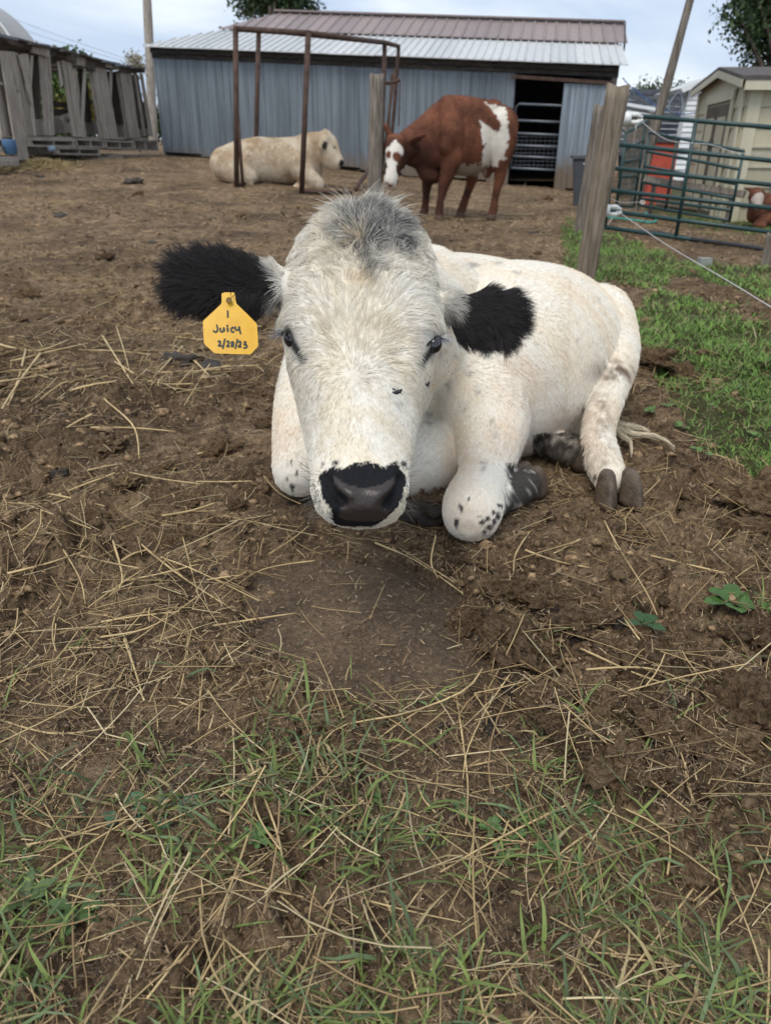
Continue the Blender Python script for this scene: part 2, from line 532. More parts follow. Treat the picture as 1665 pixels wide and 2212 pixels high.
Qg = np.stack([ii[:-1, :-1], ii[:-1, 1:], ii[1:, 1:], ii[1:, :-1]], -1).reshape(-1, 4)
GV = np.stack([Xg, Yg, Zg], -1).reshape(-1, 3)
gcol = np.stack([np.maximum(gm[0], .0), gm[2], gm[3]], -1).reshape(-1, 3)
def m_soil():
    m, nt, b = mat_new('soil', 0.95, 0.12); t = NT(nt)
    v = t.coord('Object')
    a = t.n('ShaderNodeAttribute', attribute_name='Col').outputs['Color']
    sep = t.n('ShaderNodeSeparateColor', {'Color': a})
    big = t.noise(v, 1.1, 5, .6, .3)
    mid = t.noise(v, 11, 6, .68, .6)
    fin = t.noise(v, 85, 5, .7, .5)
    fib = t.noise(t.coord('Object', (150, 40, 60)), 1.0, 4, .6, 1.5)
    c = t.ramp(mid, [(.29, (.040, .026, .016)), (.41, (.145, .098, .060)), (.53, (.265, .183, .110)), (.68, (.42, .305, .188))])
    c = t.mix(t.math('MULTIPLY', t.n('ShaderNodeMapRange', {'Value': big, 1: .42, 2: .66}).outputs[0], .78), c, (.056, .038, .026))
    c2 = t.ramp(fin, [(.30, (.42, .39, .37)), (.5, (1, 1, 1)), (.68, (1.6, 1.55, 1.45))])
    c = t.mix(.85, c, c2, 'MULTIPLY')
    c = t.mix(t.math('MULTIPLY', t.n('ShaderNodeMapRange', {'Value': fib, 1: .60, 2: .70}).outputs[0], .6), c, (.40, .29, .17))
    c = t.mix(t.math('MULTIPLY', sep.outputs[1], .55), c, (.17, .125, .09))
    c = t.mix(t.math('MULTIPLY', sep.outputs[0], .75), c, (.060, .080, .028))
    t.l(c, b.inputs['Base Color'])
    hh = t.math('ADD', t.math('MULTIPLY', mid, 1.0), t.math('MULTIPLY', fin, .55))
    t.bump(hh, 1.0, .03, b)
    return m
gme = raw_mesh('ground', GV, Qg, True, gcol)
ground = add_obj('ground', gme, m_soil()); ground['kind'] = 'structure'

# ------------------------------------------------------------------ straw, chaff, grass blades: helpers
def strand_mesh(P0, pathsegs, width, norm, closed=False):
    """flat ribbons: pathsegs (n,k,3) positions, width (n,k), norm (n,3) ribbon side vector"""
    n, k, _ = pathsegs.shape
    L = pathsegs - norm[:, None, :] * width[..., None] / 2
    R = pathsegs + norm[:, None, :] * width[..., None] / 2
    V = np.stack([L, R], 2).reshape(-1, 3)
    base = (np.arange(n) * k * 2)[:, None]
    j = np.arange(k - 1)[None] * 2
    Q = np.stack([base + j, base + j + 1, base + j + 3, base + j + 2], -1).reshape(-1, 4)
    return V, Q
def tri_tubes(paths, rad):
    """three-sided tubes; paths (n,k,3), rad (n,)"""
    n, k, _ = paths.shape
    tg = nrm(np.gradient(paths, axis=1))
    a = nrm(np.cross(tg, np.array([.13, .21, .97])))
    b = np.cross(tg, a)
    V = np.stack([paths + rad[:, None, None] * (a * math.cos(2.0944 * j + 1.57) + b * math.sin(2.0944 * j + 1.57)) for j in range(3)], 2).reshape(-1, 3)
    base = (np.arange(n) * k * 3)[:, None, None]; i = (np.arange(k - 1) * 3)[None, :, None]; j = np.arange(3)[None, None]
    j2 = (j + 1) % 3
    Q = np.stack([base + i + j, base + i + j2, base + i + 3 + j2, base + i + 3 + j], -1).reshape(-1, 4)
    return V, Q
def scatter(n, r0, r1, tmax, power=1.0):
    """points of roughly even density in the picture"""
    r = np.exp(rng.random(n) ** power * (math.log(r1 + .6) - math.log(r0 + .6)) + math.log(r0 + .6)) - .6
    t = (rng.random(n) * 2 - 1) * tmax
    return t * (r + .55), r
def on_cow(x, y):
    q = (x - .25) * AXg[0] + (y - 2.2) * AXg[1]; s = (x - .25) * AXg[1] - (y - 2.2) * AXg[0]
    return ((q / .75) ** 2 + (s / .36) ** 2) < 1
AXg = (.62, .78)
M_STRAW = m_vcol('straw', .6, .3, .18, 120)
M_GRASS = m_vcol('grass', .55, .3, .15, 60)
def straw_paths(n, x, y, L, k, lift, bend):
    a = rng.random(n) * math.pi * 2
    s = np.linspace(-.5, .5, k)
    curve = rng.normal(0, bend, n)
    kink = np.where(rng.random(n) < .18, rng.normal(0, .7, n), 0)
    ang = a[:, None] + curve[:, None] * s[None] * 2 + kink[:, None] * (s[None] > .08)
    dx, dy = np.cos(ang) * L[:, None] / (k - 1), np.sin(ang) * L[:, None] / (k - 1)
    X = x[:, None] + np.cumsum(dx, 1) - dx.sum(1, keepdims=True) / 2
    Y = y[:, None] + np.cumsum(dy, 1) - dy.sum(1, keepdims=True) / 2
    Z = height2(X.ravel(), Y.ravel()).reshape(X.shape)
    f = np.linspace(0, 1, k)[None]
    line = Z[:, :1] * (1 - f) + Z[:, -1:] * f
    Z = line + np.clip((Z - line).max(1, keepdims=True) * .75, 0, .03) + lift[:, None] * (1 + s[None] * rng.normal(0, 1.1, n)[:, None])
    return np.stack([X, Y, Z + .002], -1)
def straw_color(n):
    c = np.where((rng.random(n) < .6)[:, None], np.array([.50, .365, .18]), np.array([.30, .20, .10]))
    w = rng.random(n) < .16
    c[w] = np.array([.60, .49, .29])
    return c * (.6 + .6 * rng.random(n))[:, None]
def straw_density(x, y):
    gr, fg, sm, rg, px, py, d = ground_masks(x, y)
    dn = .35 + .5 * np.clip(.5 + fbm(x * 1.1, y * 1.1, 2, 88) * 1.4, 0, 1)
    dn = dn + .35 * (px < 560) * (py > 1130) * (py < 1500) + .6 * (px < 420) * (py > 690) * (py < 880) + .25 * (px < 620) * (py > 480) + .3 * (py > 1450)
    return np.clip(dn - sm * .55 - gr * .3 - rg * .42, .04, 1) * np.where((px < 620) & (py > 860) & (py < 1120), .45, 1)
# dung clods: measured places (pixel, pixel, size); built further down, straw lies over them
big = [(1200, 1310, .060), (1100, 1290, .050), (1045, 1245, .034), (1010, 1330, .042), (1090, 1400, .050), (1160, 1420, .052), (1250, 1370, .050), (1300, 1330, .044), (1330, 1420, .048), (1420, 1480, .055), (1500, 1440, .045),
       (1540, 1500, .06), (1620, 1400, .05), (1290, 1540, .04), (1335, 1555, .035), (1390, 1570, .04), (1180, 1520, .045), (1230, 1610, .032), (1275, 1625, .03), (1200, 1590, .026), (1450, 1610, .05), (1560, 1640, .045), (1600, 1570, .05), (1520, 1330, .04),
       (1480, 1700, .035), (1330, 1690, .045), (1610, 1750, .05), (1480, 1880, .03), (1640, 1120, .08), (1500, 1110, .05), (1580, 1150, .06), (1150, 1710, .03), (1540, 1090, .05), (1410, 800, .07), (1470, 805, .05)]
mid_ = [(225, 950, .075), (130, 1010, .05), (60, 905, .06), (350, 1010, .05), (470, 960, .055), (540, 1020, .04), (280, 1060, .045), (410, 1080, .04), (90, 1130, .05), (180, 690, .07), (60, 640, .08), (300, 830, .06),
        (560, 860, .05), (470, 1130, .03), (510, 1090, .035), (370, 1170, .035), (210, 1150, .04), (590, 905, .05), (150, 1480, .03), (445, 1530, .022), (930, 1120, .04), (900, 1180, .035), (310, 1790, .02),
        (590, 1790, .02), (640, 1980, .025), (820, 2100, .025), (1060, 2110, .03), (1240, 2080, .035), (1400, 2010, .03), (420, 2070, .03), (330, 2130, .03), (980, 1900, .02), (730, 1870, .02), (1350, 1850, .03)]
CLOD_AT = np.array([(*G(x, y)[:2], s_ * k_) for L_, k_ in ((big, .92), (mid_, .6)) for x, y, s_ in L_])
def height2(x, y):
    h = height(x, y); top = np.zeros(np.shape(x))
    for cx, cy, s_ in CLOD_AT:
        q = 1 - ((x - cx) ** 2 + (y - cy) ** 2) / (1.15 * s_) ** 2
        top = np.maximum(top, np.where(q > 0, .62 * s_ * np.sqrt(np.clip(q, 0, 1)), 0))
    return h + top
# loose straw, long
def straw_batch(n, r0, r1, Lr, rad, k, keepfn=None, tmax=.72):
    x, y = scatter(n, r0, r1, tmax)
    m = (rng.random(n) < straw_density(x, y)) & ~on_cow(x, y)
    x, y = x[m], y[m]; n = len(x)
    L = Lr[0] + (Lr[1] - Lr[0]) * rng.random(n) ** 2.2
    pts = straw_paths(n, x, y, L, k, .006 + .012 * rng.random(n) ** 2 * (L / .12).clip(.3, 1.5), .16)
    return tri_tubes(pts, rad * (.6 + .7 * rng.random(n))), np.repeat(straw_color(n), k * 3, 0)
sv = [straw_batch(1300, .18, 1.0, (.02, .13), .0007, 5), straw_batch(6500, .9, 3.4, (.02, .12), .0010, 4), straw_batch(1100, .3, 3.2, (.08, .22), .0012, 5), straw_batch(6000, 2.4, 11, (.05, .24), .0018, 4, None, .75), straw_batch(1800, 9, 22, (.1, .4), .004, 3, None, .7)]
def join_stuff(name, parts, mat, label, cat):
    Vs, Qs, Cs, o = [], [], [], 0
    for (V, Q), c in parts:
        Vs.append(V); Qs.append(Q + o); Cs.append(c); o += len(V)
    ob = add_obj(name, raw_mesh(name, np.vstack(Vs), np.vstack(Qs), False, np.vstack(Cs)), mat)
    return tag(ob, label, cat, kind='stuff')
join_stuff('loose_straw', sv, M_STRAW, 'loose tan straw strewn over the brown soil', 'straw')
# chaff: short flat slivers
def chaff_batch(n, r0, r1, Lr, w):
    x, y = scatter(n, r0, r1, .75)
    gr, fg, sm, rg, px, py, d = ground_masks(x, y)
    m = (rng.random(n) < np.clip(.85 - gr * .7, 0, 1)) & ~on_cow(x, y)
    x, y, sm = x[m], y[m], sm[m]; n = len(x)
    L = (Lr[0] + (Lr[1] - Lr[0]) * rng.random(n) ** 2.5) * (1 - .45 * sm)
    a = rng.random(n) * math.pi
    z = height2(x, y) + .005 + .007 * rng.random(n)
    c0 = np.stack([x, y, z], -1); dv = np.stack([np.cos(a) * L / 2, np.sin(a) * L / 2, rng.normal(0, .22, n) * L], -1)
    pts = np.stack([c0 - dv, c0 + dv], 1)
    sd_ = nrm(np.cross(dv, np.array([0, 0, 1.0])) + rng.normal(0, .25, (n, 3)) * L[:, None])
    V, Q = strand_mesh(None, pts, (w * (.4 + rng.random(n)))[:, None] * np.stack([np.ones(n), .15 + .6 * rng.random(n)], 1), sd_)
    c = np.where((rng.random(n) < .3)[:, None], np.array([.42, .31, .18]), np.array([.20, .135, .082]))
    c = c * (.5 + .8 * rng.random(n))[:, None]
    dk = rng.random(n) < .22
    c[dk] = np.array([.035, .024, .017])
    return (V, Q), np.repeat(c, 4, 0)
join_stuff('chaff', [chaff_batch(52000, .16, .9, (.003, .022), .0012), chaff_batch(70000, .7, 2.6, (.004, .024), .0019), chaff_batch(40000, 2.2, 9, (.015, .06), .0038), chaff_batch(12000, 8, 24, (.05, .16), .010)], M_STRAW, 'short straw chaff and bark bits trodden into the soil', 'chaff')

# ------------------------------------------------------------------ grass
def blades(x, y, L, w, lean, k=5, col_=None, droop=1.0):
    n = len(x)
    a = rng.random(n) * math.pi * 2
    z = height(x, y)
    s = np.linspace(0, 1, k)
    th0 = lean * (.4 + .9 * rng.random(n))
    hor, ver = np.zeros((n, k)), np.zeros((n, k))
    for i in range(1, k):
        th = np.clip(th0 + droop * (.5 + rng.random(n)) * s[i] ** 1.3, 0, 1.75)
        hor[:, i] = hor[:, i - 1] + np.sin(th) * L / (k - 1); ver[:, i] = ver[:, i - 1] + np.cos(th) * L / (k - 1)
    tw = rng.normal(0, .35, n)
    aa = a[:, None] + tw[:, None] * s[None]
    pts = np.stack([x[:, None] + np.cos(aa) * hor, y[:, None] + np.sin(aa) * hor, np.maximum(z[:, None] + ver - .004, z[:, None] - .002 + .0035 * (s[None] > 0))], -1)
    prof = np.array([.75, 1.0, .92, .62, .06]) if k == 5 else np.array([.9, 1.0, .65, .05])
    sd_ = np.stack([-np.sin(a), np.cos(a), rng.normal(0, .35, n)], -1); sd_ = nrm(sd_)
    V, Q = strand_mesh(None, pts, w[:, None] * prof[None], sd_)
    if col_ is None:
        c = np.array([.130, .170, .045])[None] * (.55 + .9 * rng.random(n))[:, None]
        bl = rng.random(n) < .35; c[bl] = np.array([.098, .140, .060]) * (.6 + .8 * rng.random(bl.sum()))[:, None]
        dr = rng.random(n) < .10; c[dr] = np.array([.30, .24, .12]) * (.6 + .6 * rng.random(dr.sum()))[:, None]
    else: c = col_
    return (V, Q), np.repeat(c, k * 2, 0)
# foreground tufts
nt_ = 5600
tx, ty = scatter(nt_, .12, 1.2, .80)
gr, fg, sm, rg, px, py, d = ground_masks(tx, ty)
cl = np.clip(.50 + fbm(tx * 5, ty * 5, 2, 123) * 1.7, 0, 1)
m = rng.random(nt_) < np.clip(fg * cl * 1.15 * (1 - .75 * rg * sstep(2050, 1800, py)) + .02 * (py > 1380), 0, 1)
tx, ty = tx[m], ty[m]
per = rng.integers(1, 6, len(tx))
bx_ = np.repeat(tx, per) + rng.normal(0, .012, per.sum()); by_ = np.repeat(ty, per) + rng.normal(0, .012, per.sum())
n = len(bx_)
near_grass = blades(bx_, by_, .026 + .070 * rng.random(n) ** 1.5, .0018 + .0036 * rng.random(n) ** 1.4, .68)
# edge of the trodden soil at the right
ex, ey = scatter(2600, .5, 1.8, .8)
gr, fg, sm, rg, px, py, d = ground_masks(ex, ey)
m = (px > 1320) & (py > 1150) & (py < 1800) & (rng.random(len(ex)) < sstep(1380, 1700, px + fbm(ex * 6, ey * 6, 2, 9) * 190) * .55)
ex, ey = ex[m], ey[m]; n = len(ex)
edge_grass = blades(ex, ey, .03 + .06 * rng.random(n), .002 + .0022 * rng.random(n), .5)
# turf strip beside the hind leg and around the gate
gx, gy = scatter(420000, 1.0, 12, 1.05)
gm2 = ground_masks(gx, gy)
m = (gm2[0] > .5) & (rng.random(len(gx)) < np.clip(.85 + fbm(gx * 2.2, gy * 2.2, 3, 31) * 1.0, .2, 1)) & ~on_cow(gx, gy)
gx, gy = gx[m], gy[m]; n = len(gx)
r_ = np.hypot(gx, gy)
gc = np.array([.150, .265, .050])[None] * (.55 + .8 * rng.random(n))[:, None]
yl = rng.random(n) < .25; gc[yl] = np.array([.15, .22, .05]) * (.6 + .7 * rng.random(yl.sum()))[:, None]
dr = rng.random(n) < .06; gc[dr] = np.array([.28, .23, .11])
turf = blades(gx, gy, (.022 + .04 * rng.random(n)) * np.clip(r_ / 2.6, .7, 1.25), (.0016 + .0016 * rng.random(n)) * np.clip(r_ / 2.2, .8, 2.2), .45, k=4, col_=gc)
print('turf blades', n, 'near', len(bx_))
join_stuff('grass', [near_grass, edge_grass, turf], M_GRASS, 'green grass blades growing through straw and soil', 'grass')
# ------------------------------------------------------------------ dung clods and small lumps
M_CLOD = None
def m_clod(name, k):
    m, nt, b = mat_new(name, 0.95, 0.1); t = NT(nt)
    v = t.coord('Object', rnd=(k < .5))
    oi = t.n('ShaderNodeObjectInfo').outputs['Random']
    f = t.noise(v, 60 * k, 6, .72, .4); fib = t.noise(t.coord('Object', (220 * k, 60 * k, 160 * k)), 1.0, 4, .6, 1.2)
    c = t.ramp(f, [(.29, (.045, .030, .018)), (.43, (.20, .134, .080)), (.60, (.44, .315, .195))])
    c = t.mix(t.math('MULTIPLY', t.n('ShaderNodeMapRange', {'Value': fib, 1: .58, 2: .7}).outputs[0], .6), c, (.31, .22, .125))
    a_ = t.n('ShaderNodeAttribute', attribute_name='Col').outputs['Color'] if k > .5 else t.ramp(oi, [(0, (.85, .82, .80)), (1, (1.5, 1.45, 1.35))])
    c = t.mix(1.0, c, a_, 'MULTIPLY')
    t.l(c, b.inputs['Base Color'])
    t.bump(f, .9, .012 / k if k > .5 else .25, b)
    return m
M_CLOD = m_clod('dry_dung', .085); M_CRUMB = m_clod('dung_crumbs', 1.0)
M_WETD = m_plain('dark_dung', (.075, .058, .048), .55, .35, .5, 40, 0, .8)
def lump_mesh(name, seed, flat=.55, sub=3, amp=.5):
    bm = bmesh.new(); bmesh.ops.create_icosphere(bm, subdivisions=sub, radius=1.0)
    V = np.array([v.co[:] for v in bm.verts])
    n1 = fbm(V[:, 0] * 1.3 + V[:, 2] * .9 + seed * 7.1, V[:, 1] * 1.3 - V[:, 2] * .7 + seed * 3.3, 3, seed)
    n2 = fbm(V[:, 0] * 4.5 + V[:, 2] * 3.1 + seed, V[:, 1] * 4.5 + V[:, 2] * 2.7, 2, seed + 5)
    n3 = fbm(V[:, 0] * 11 + V[:, 2] * 9 + seed, V[:, 1] * 11 + V[:, 2] * 7, 2, seed + 9)
    n4 = np.abs(fbm(V[:, 0] * 7 - V[:, 2] * 6 + seed * 2, V[:, 1] * 7 + V[:, 2] * 5, 3, seed + 21, .6))
    V = V * (1 + amp * n1 + .30 * n2 + .14 * n3 - .30 * n4)[:, None]
    V[:, 2] = np.where(V[:, 2] < 0, V[:, 2] * .4, V[:, 2]) * flat
    for v, q in zip(bm.verts, V): v.co = q
    me = bpy.data.meshes.new(name); bm.to_mesh(me); bm.free()
    me.polygons.foreach_set('use_smooth', np.ones(len(me.polygons), bool))
    return me
lumps = [lump_mesh('dung_clod', s, f, 4) for s, f in ((1, .7), (2, .85), (3, .5), (4, .8), (5, 1.0), (6, .6))]
for l in lumps: l.materials.append(M_CLOD)
darkl = [lump_mesh('dark_dung', s, .55, 3, .45) for s in (11, 12, 13)]
for l in darkl: l.materials.append(M_WETD)
MARKS = [(1010, 1250, 'below the white knee'), (1200, 1330, 'in the broken heap with black dung nuggets'), (1575, 1345, 'beside the broad plantain'), (1400, 1470, 'by the long diagonal stalk'), (1590, 1570, 'near the toothed dandelion'), (1330, 1600, 'on the churned bank above the grass'),
         (1560, 1120, 'on bare soil ahead of the hind hooves'), (1430, 800, 'against the turf edge behind the hind leg'), (1480, 1850, 'among grass under the fallen brown stem'), (220, 960, 'on loose soil left of the far knee'), (60, 760, 'under the thick straw mat'), (480, 1060, 'close by the far white knee'), (150, 1200, 'along the scattered straw'),
         (400, 2080, 'in grass beside a clover patch'), (1000, 2050, 'in the long trodden grass'), (900, 1150, 'right below the black nose'), (250, 620, 'on the trampled yard'), (450, 1530, 'at the start of the grass')]
def where(px, py):
    return min(MARKS, key=lambda m: (m[0] - px) ** 2 + (m[1] - py) ** 2)[2]
def put_lump(me, name, px, py, size, label, cat, group, asp=1.0):
    g = G(px, py)
    o = bpy.data.objects.new(name, me); col.objects.link(o)
    o.location = (g[0], g[1], float(hgt(g[0], g[1])[0]) - .004 + .12 * size)
    o.rotation_euler = (random.uniform(-.2, .2), random.uniform(-.2, .2), random.uniform(0, 6.28))
    o.scale = (size * asp, size, size * random.uniform(.8, 1.15))
    return tag(o, label, cat, group)
for i, (x, y, s) in enumerate(big):
    put_lump(lumps[i % 6], 'dung_clod', x, y, s * .92, 'crumbly brown dung clod ' + where(x, y), 'clod', 'large dry dung clods ' + where(x, y), random.uniform(1, 1.5))
for i, (x, y, s) in enumerate(mid_):
    put_lump(lumps[(i * 5 + 2) % 6], 'dung_clod', x, y, s * (.55 if y > 1400 else .7), 'flattened tan lump of old dung ' + where(x, y), 'clod', 'old dung lumps ' + where(x, y), random.uniform(1, 1.7))
put_lump(darkl[0], 'dung_pat', 388, 775, .07, 'dark grey cracked dung pat lying behind the yellow ear tag', 'dung', None, 1.3)
put_lump(darkl[1], 'dung_pat', 450, 790, .05, 'low slate grey dung flake beside the cracked pat', 'dung', None, 1.6)
for i, (x, y, s) in enumerate([(1175, 1325, .030), (1250, 1390, .026), (1320, 1365, .018), (1060, 1560, .018), (1110, 1485, .022), (955, 1550, .014), (130, 1030, .02), (460, 1230, .012), (240, 1040, .015), (920, 1120, .05)]):
    put_lump(darkl[i % 3], 'dung_nugget', x, y, s, 'small moist black dung nugget between brown clods', 'dung', 'moist black dung nuggets', 1.3)
for i, (x, y, s) in enumerate([(290, 395, .2), (300, 425, .1), (130, 470, .1), (520, 470, .08), (90, 380, .1), (230, 560, .09), (1150, 500, .08), (1180, 430, .12), (330, 520, .08), (40, 690, .06)]):
    if s: put_lump(darkl[i % 3] if i % 2 == 0 else lumps[i % 6], 'dung_heap', x, y, s * .6, 'dark dung heap flattened on the yard behind the white cow', 'dung', 'dung heaps across the yard', 1.4)
# uncountable crumbs: one mesh
n = 26000
x, y = scatter(n, .16, 10, .72)
gr, fg, sm, rg, px, py, d = ground_masks(x, y)
m = (rng.random(n) < np.clip(.5 + rg * .6 - sm * .42 - gr * .4 + fbm(x * 2.3, y * 2.3, 2, 52) * .6, .04, 1)) & ~on_cow(x, y)
x, y, rg = x[m], y[m], rg[m]; n = len(x)
bm = bmesh.new(); bmesh.ops.create_icosphere(bm, subdivisions=1, radius=1.0)
BV = np.array([v.co[:] for v in bm.verts]); BF = np.array([[v.index for v in f.verts] for f in bm.faces]); bm.free()
s = (.0026 + .009 * rng.random(n) ** 3.6 + .0045 * rg * rng.random(n) ** 1.5) * np.clip((np.hypot(x, y) + .3) / 1.5, .7, 2.4)
ang = rng.random(n) * 6.28
sc3 = np.stack([s * (.8 + .7 * rng.random(n)), s * (.7 + .5 * rng.random(n)), s * (.35 + .45 * rng.random(n))], -1)
jit = 1 + rng.normal(0, .42, (n, len(BV))).clip(-.7, .9)
Vv = BV[None] * jit[..., None] * sc3[:, None, :]
ca_, sa_ = np.cos(ang)[:, None], np.sin(ang)[:, None]
Vv = np.stack([Vv[..., 0] * ca_ - Vv[..., 1] * sa_, Vv[..., 0] * sa_ + Vv[..., 1] * ca_, Vv[..., 2]], -1)
Vv = Vv + np.stack([x, y, height(x, y)], -1)[:, None, :]
Fv = (BF[None] + (np.arange(n) * len(BV))[:, None, None]).reshape(-1, 3)
tag(add_obj('soil_crumbs', raw_mesh('soil_crumbs', Vv.reshape(-1, 3), Fv, False, np.repeat((.3 + 1.05 * rng.random(n) ** 1.2)[:, None] * np.array([[1.0, .97, .93]]), len(BV), 0)), M_CRUMB), 'loose crumbs of soil and dung over the yard', 'soil', kind='stuff')

# ------------------------------------------------------------------ single long stalks that stand out
stalks = [[(1297, 1175), (1330, 1225), (1385, 1300), (1415, 1345)], [(1340, 1370), (1400, 1445), (1520, 1540), (1665, 1660)], [(1040, 1460), (1000, 1510), (880, 1560), (740, 1590), (690, 1640)], [(985, 1490), (1000, 1600), (1010, 1700), (1005, 1790)],
    [(1100, 1470), (1050, 1540), (1010, 1620), (1000, 1680)], [(540, 1670), (600, 1830), (620, 1950)], [(560, 1650), (555, 1780), (610, 1900)], [(870, 1760), (950, 1870), (1040, 1990), (1110, 2180)], [(1230, 1740), (1060, 1830), (950, 1900)],
    [(1500, 1920), (1400, 2060), (1300, 2190)], [(680, 1200), (560, 1230), (480, 1300)], [(350, 1220), (420, 1240), (560, 1300)], [(310, 1200), (400, 1260), (545, 1340)], [(220, 1390), (330, 1370), (440, 1300)], [(0, 1560), (120, 1590), (250, 1575)],
    [(0, 1480), (90, 1440), (210, 1410)], [(150, 1400), (280, 1400), (380, 1330)], [(980, 1270), (920, 1230), (860, 1190)], [(810, 1180), (900, 1220), (1000, 1290)], [(940, 1180), (930, 1230), (945, 1260)], [(1140, 1180), (1110, 1230), (1105, 1270)],
    [(1130, 1220), (1200, 1235), (1270, 1240)], [(1250, 1190), (1190, 1240)], [(1400, 1220), (1500, 1245), (1560, 1260)], [(1260, 1480), (1400, 1490), (1520, 1560)], [(1400, 1590), (1440, 1650), (1480, 1740)], [(1440, 1610), (1475, 1700), (1490, 1750)],
    [(0, 760), (80, 770), (150, 740)], [(30, 820), (110, 800), (180, 790)], [(0, 860), (100, 830), (220, 800)], [(60, 770), (40, 840), (20, 880)], [(250, 790), (330, 840), (420, 850)], [(455, 800), (400, 890)], [(420, 780), (455, 830)],
    [(230, 890), (290, 930), (300, 980)], [(560, 1010), (600, 1060), (650, 1090)], [(0, 1960), (140, 1860), (290, 1770)], [(330, 2212), (420, 2080), (510, 1960)], [(60, 1830), (180, 1800), (330, 1740)], [(700, 2110), (800, 2080), (920, 1920)],
    [(830, 1960), (870, 2060), (900, 2180)], [(440, 2180), (520, 2100), (640, 2060)], [(1590, 2010), (1640, 1900), (1660, 1760)], [(1280, 1800), (1200, 1860), (1140, 1960)], [(1560, 1900), (1600, 1990), (1640, 2100)], [(700, 2000), (760, 1900), (820, 1780)],
    [(1480, 980), (1550, 1000), (1600, 1030)], [(1340, 1130), (1380, 1090), (1420, 1060)], [(1250, 1420), (1360, 1480), (1450, 1520)], [(30, 1290), (120, 1260), (190, 1230)], [(250, 1200), (270, 1280), (240, 1310)], [(130, 1215), (180, 1290), (190, 1330)]]
rs_ = random.Random(5)
for k in range(46):
    x0, y0 = rs_.uniform(20, 1640), rs_.uniform(1480, 2180)
    a = rs_.uniform(0, 3.14); Lp = rs_.uniform(60, 210) * (.6 + .5 * (y0 - 1400) / 800)
    x1, y1 = x0 + math.cos(a) * Lp, y0 + math.sin(a) * Lp
    bx = rs_.uniform(-9, 9)
    stalks.append([(x0, y0), ((x0 + x1) / 2 + bx, (y0 + y1) / 2), (x1, y1)])
for k in range(34):
    x0, y0 = rs_.uniform(-20, 480), rs_.uniform(700, 1420)
    a = rs_.uniform(-.6, .6) if rs_.random() < .7 else rs_.uniform(0, 3.14); Lp = rs_.uniform(60, 190)
    x1, y1 = x0 + math.cos(a) * Lp, y0 + math.sin(a) * Lp * .8
    stalks.append([(x0, y0), ((x0 + x1) / 2 + rs_.uniform(-5, 5), (y0 + y1) / 2 + rs_.uniform(-4, 4)), (x1, y1)])
M_STALK = m_plain('straw_stalk', (.52, .385, .195), .5, .35, .4, 14)
for i, s in enumerate(stalks):
    pts = np.array([G(a, b) for a, b in s]); pts = catmull(pts, 12)
    hz = height(pts[:, 0], pts[:, 1]); f = np.linspace(0, 1, 12)
    line = hz[0] * (1 - f) + hz[-1] * f
    pts[:, 2] = line + min(.035, max(0, (hz - line).max() * .8)) + .004 + .004 * f * random.random()
    dist = np.linalg.norm(pts[5] - CAM)
    mb = MB(); mb.tube(pts, np.linspace(1, .6, 12) * (.0009 + .0010 * random.random()) * max(.9, dist / 1.1), 6)
    o = mb.build('straw_stalk', M_STALK, None, True)
    w_ = where(*s[len(s) // 2]); tag(o, 'single long straw stalk lying ' + w_, 'straw', 'long straw stalks ' + w_)

# ------------------------------------------------------------------ plantain, dandelion and clover
M_LEAF = m_vcol('leaf', .5, .35, .2, 70)
def leaf_obj(name, base, az, L, w, rise, colr, parent, lobes=0):
    k, m_ = 14, 5
    s = np.linspace(0, 1, k); V = []
    el = rise
    for i in range(k):
        prof = math.sin(math.pi * min(1, (s[i] * .93 + .07)) ** 1.15) ** .8 if s[i] > .18 or lobes else .16
        if s[i] < .2 and not lobes: prof = .13 + .4 * max(0, s[i] - .12)
        if lobes: prof *= .45 + .55 * abs(math.sin(s[i] * lobes * math.pi))
        h = L * (math.sin(el) * s[i] - .55 * s[i] ** 2 * math.sin(el) * 1.2)
        r = L * s[i] * math.cos(el * .6)
        for j in range(m_):
            u = (j / (m_ - 1) - .5) * 2
            V.append((base[0] + math.cos(az) * r - math.sin(az) * u * w / 2 * prof, base[1] + math.sin(az) * r + math.cos(az) * u * w / 2 * prof,
                      base[2] + h + .10 * w * abs(u) * prof + .04 * w * math.sin(s[i] * 11 + u * 2) + .004))
    F = [(i * m_ + j, i * m_ + j + 1, (i + 1) * m_ + j + 1, (i + 1) * m_ + j) for i in range(k - 1) for j in range(m_ - 1)]
    V = np.array(V)
    V[:, 2] = np.maximum(V[:, 2], height(V[:, 0], V[:, 1]) + .003)
    c = np.repeat(np.array(colr)[None], len(V), 0) * (.75 + .35 * np.random.default_rng(int(az * 1000) % 999).random(len(V)))[:, None]
    return add_obj(name, raw_mesh(name, V, F, True, c), M_LEAF, parent)
def weed(name, px, py, n, L, w, label, cat, group, colr, lobes=0, a0=None):
    g = G(px, py); g[2] = hgt(g[0], g[1])[0]
    r = thing(name, g, label, cat, group)
    for i in range(n):
        az = (random.random() * 6.28 if a0 is None else a0 + i * 6.28 / n) + random.uniform(-.3, .3)
        f = random.uniform(.7, 1.15)
        leaf_obj('leaf', g, az, L * f, w * random.uniform(.8, 1.15), random.uniform(.35, .95), colr, r, lobes)
weed('plantain', 1568, 1350, 6, .058, .036, 'broad leaved plantain rosette at the edge of the churned soil', 'plant', None, (.060, .125, .028), 0, .3)
weed('plantain', 1632, 1330, 6, .058, .028, 'second plantain with upright leaves beside the broad rosette', 'plant', None, (.075, .15, .03), 0, 1.0)
weed('plantain', 1385, 1368, 4, .042, .022, 'small dark plantain growing beneath the heap of clods', 'plant', None, (.035, .085, .025), 0, 2.2)
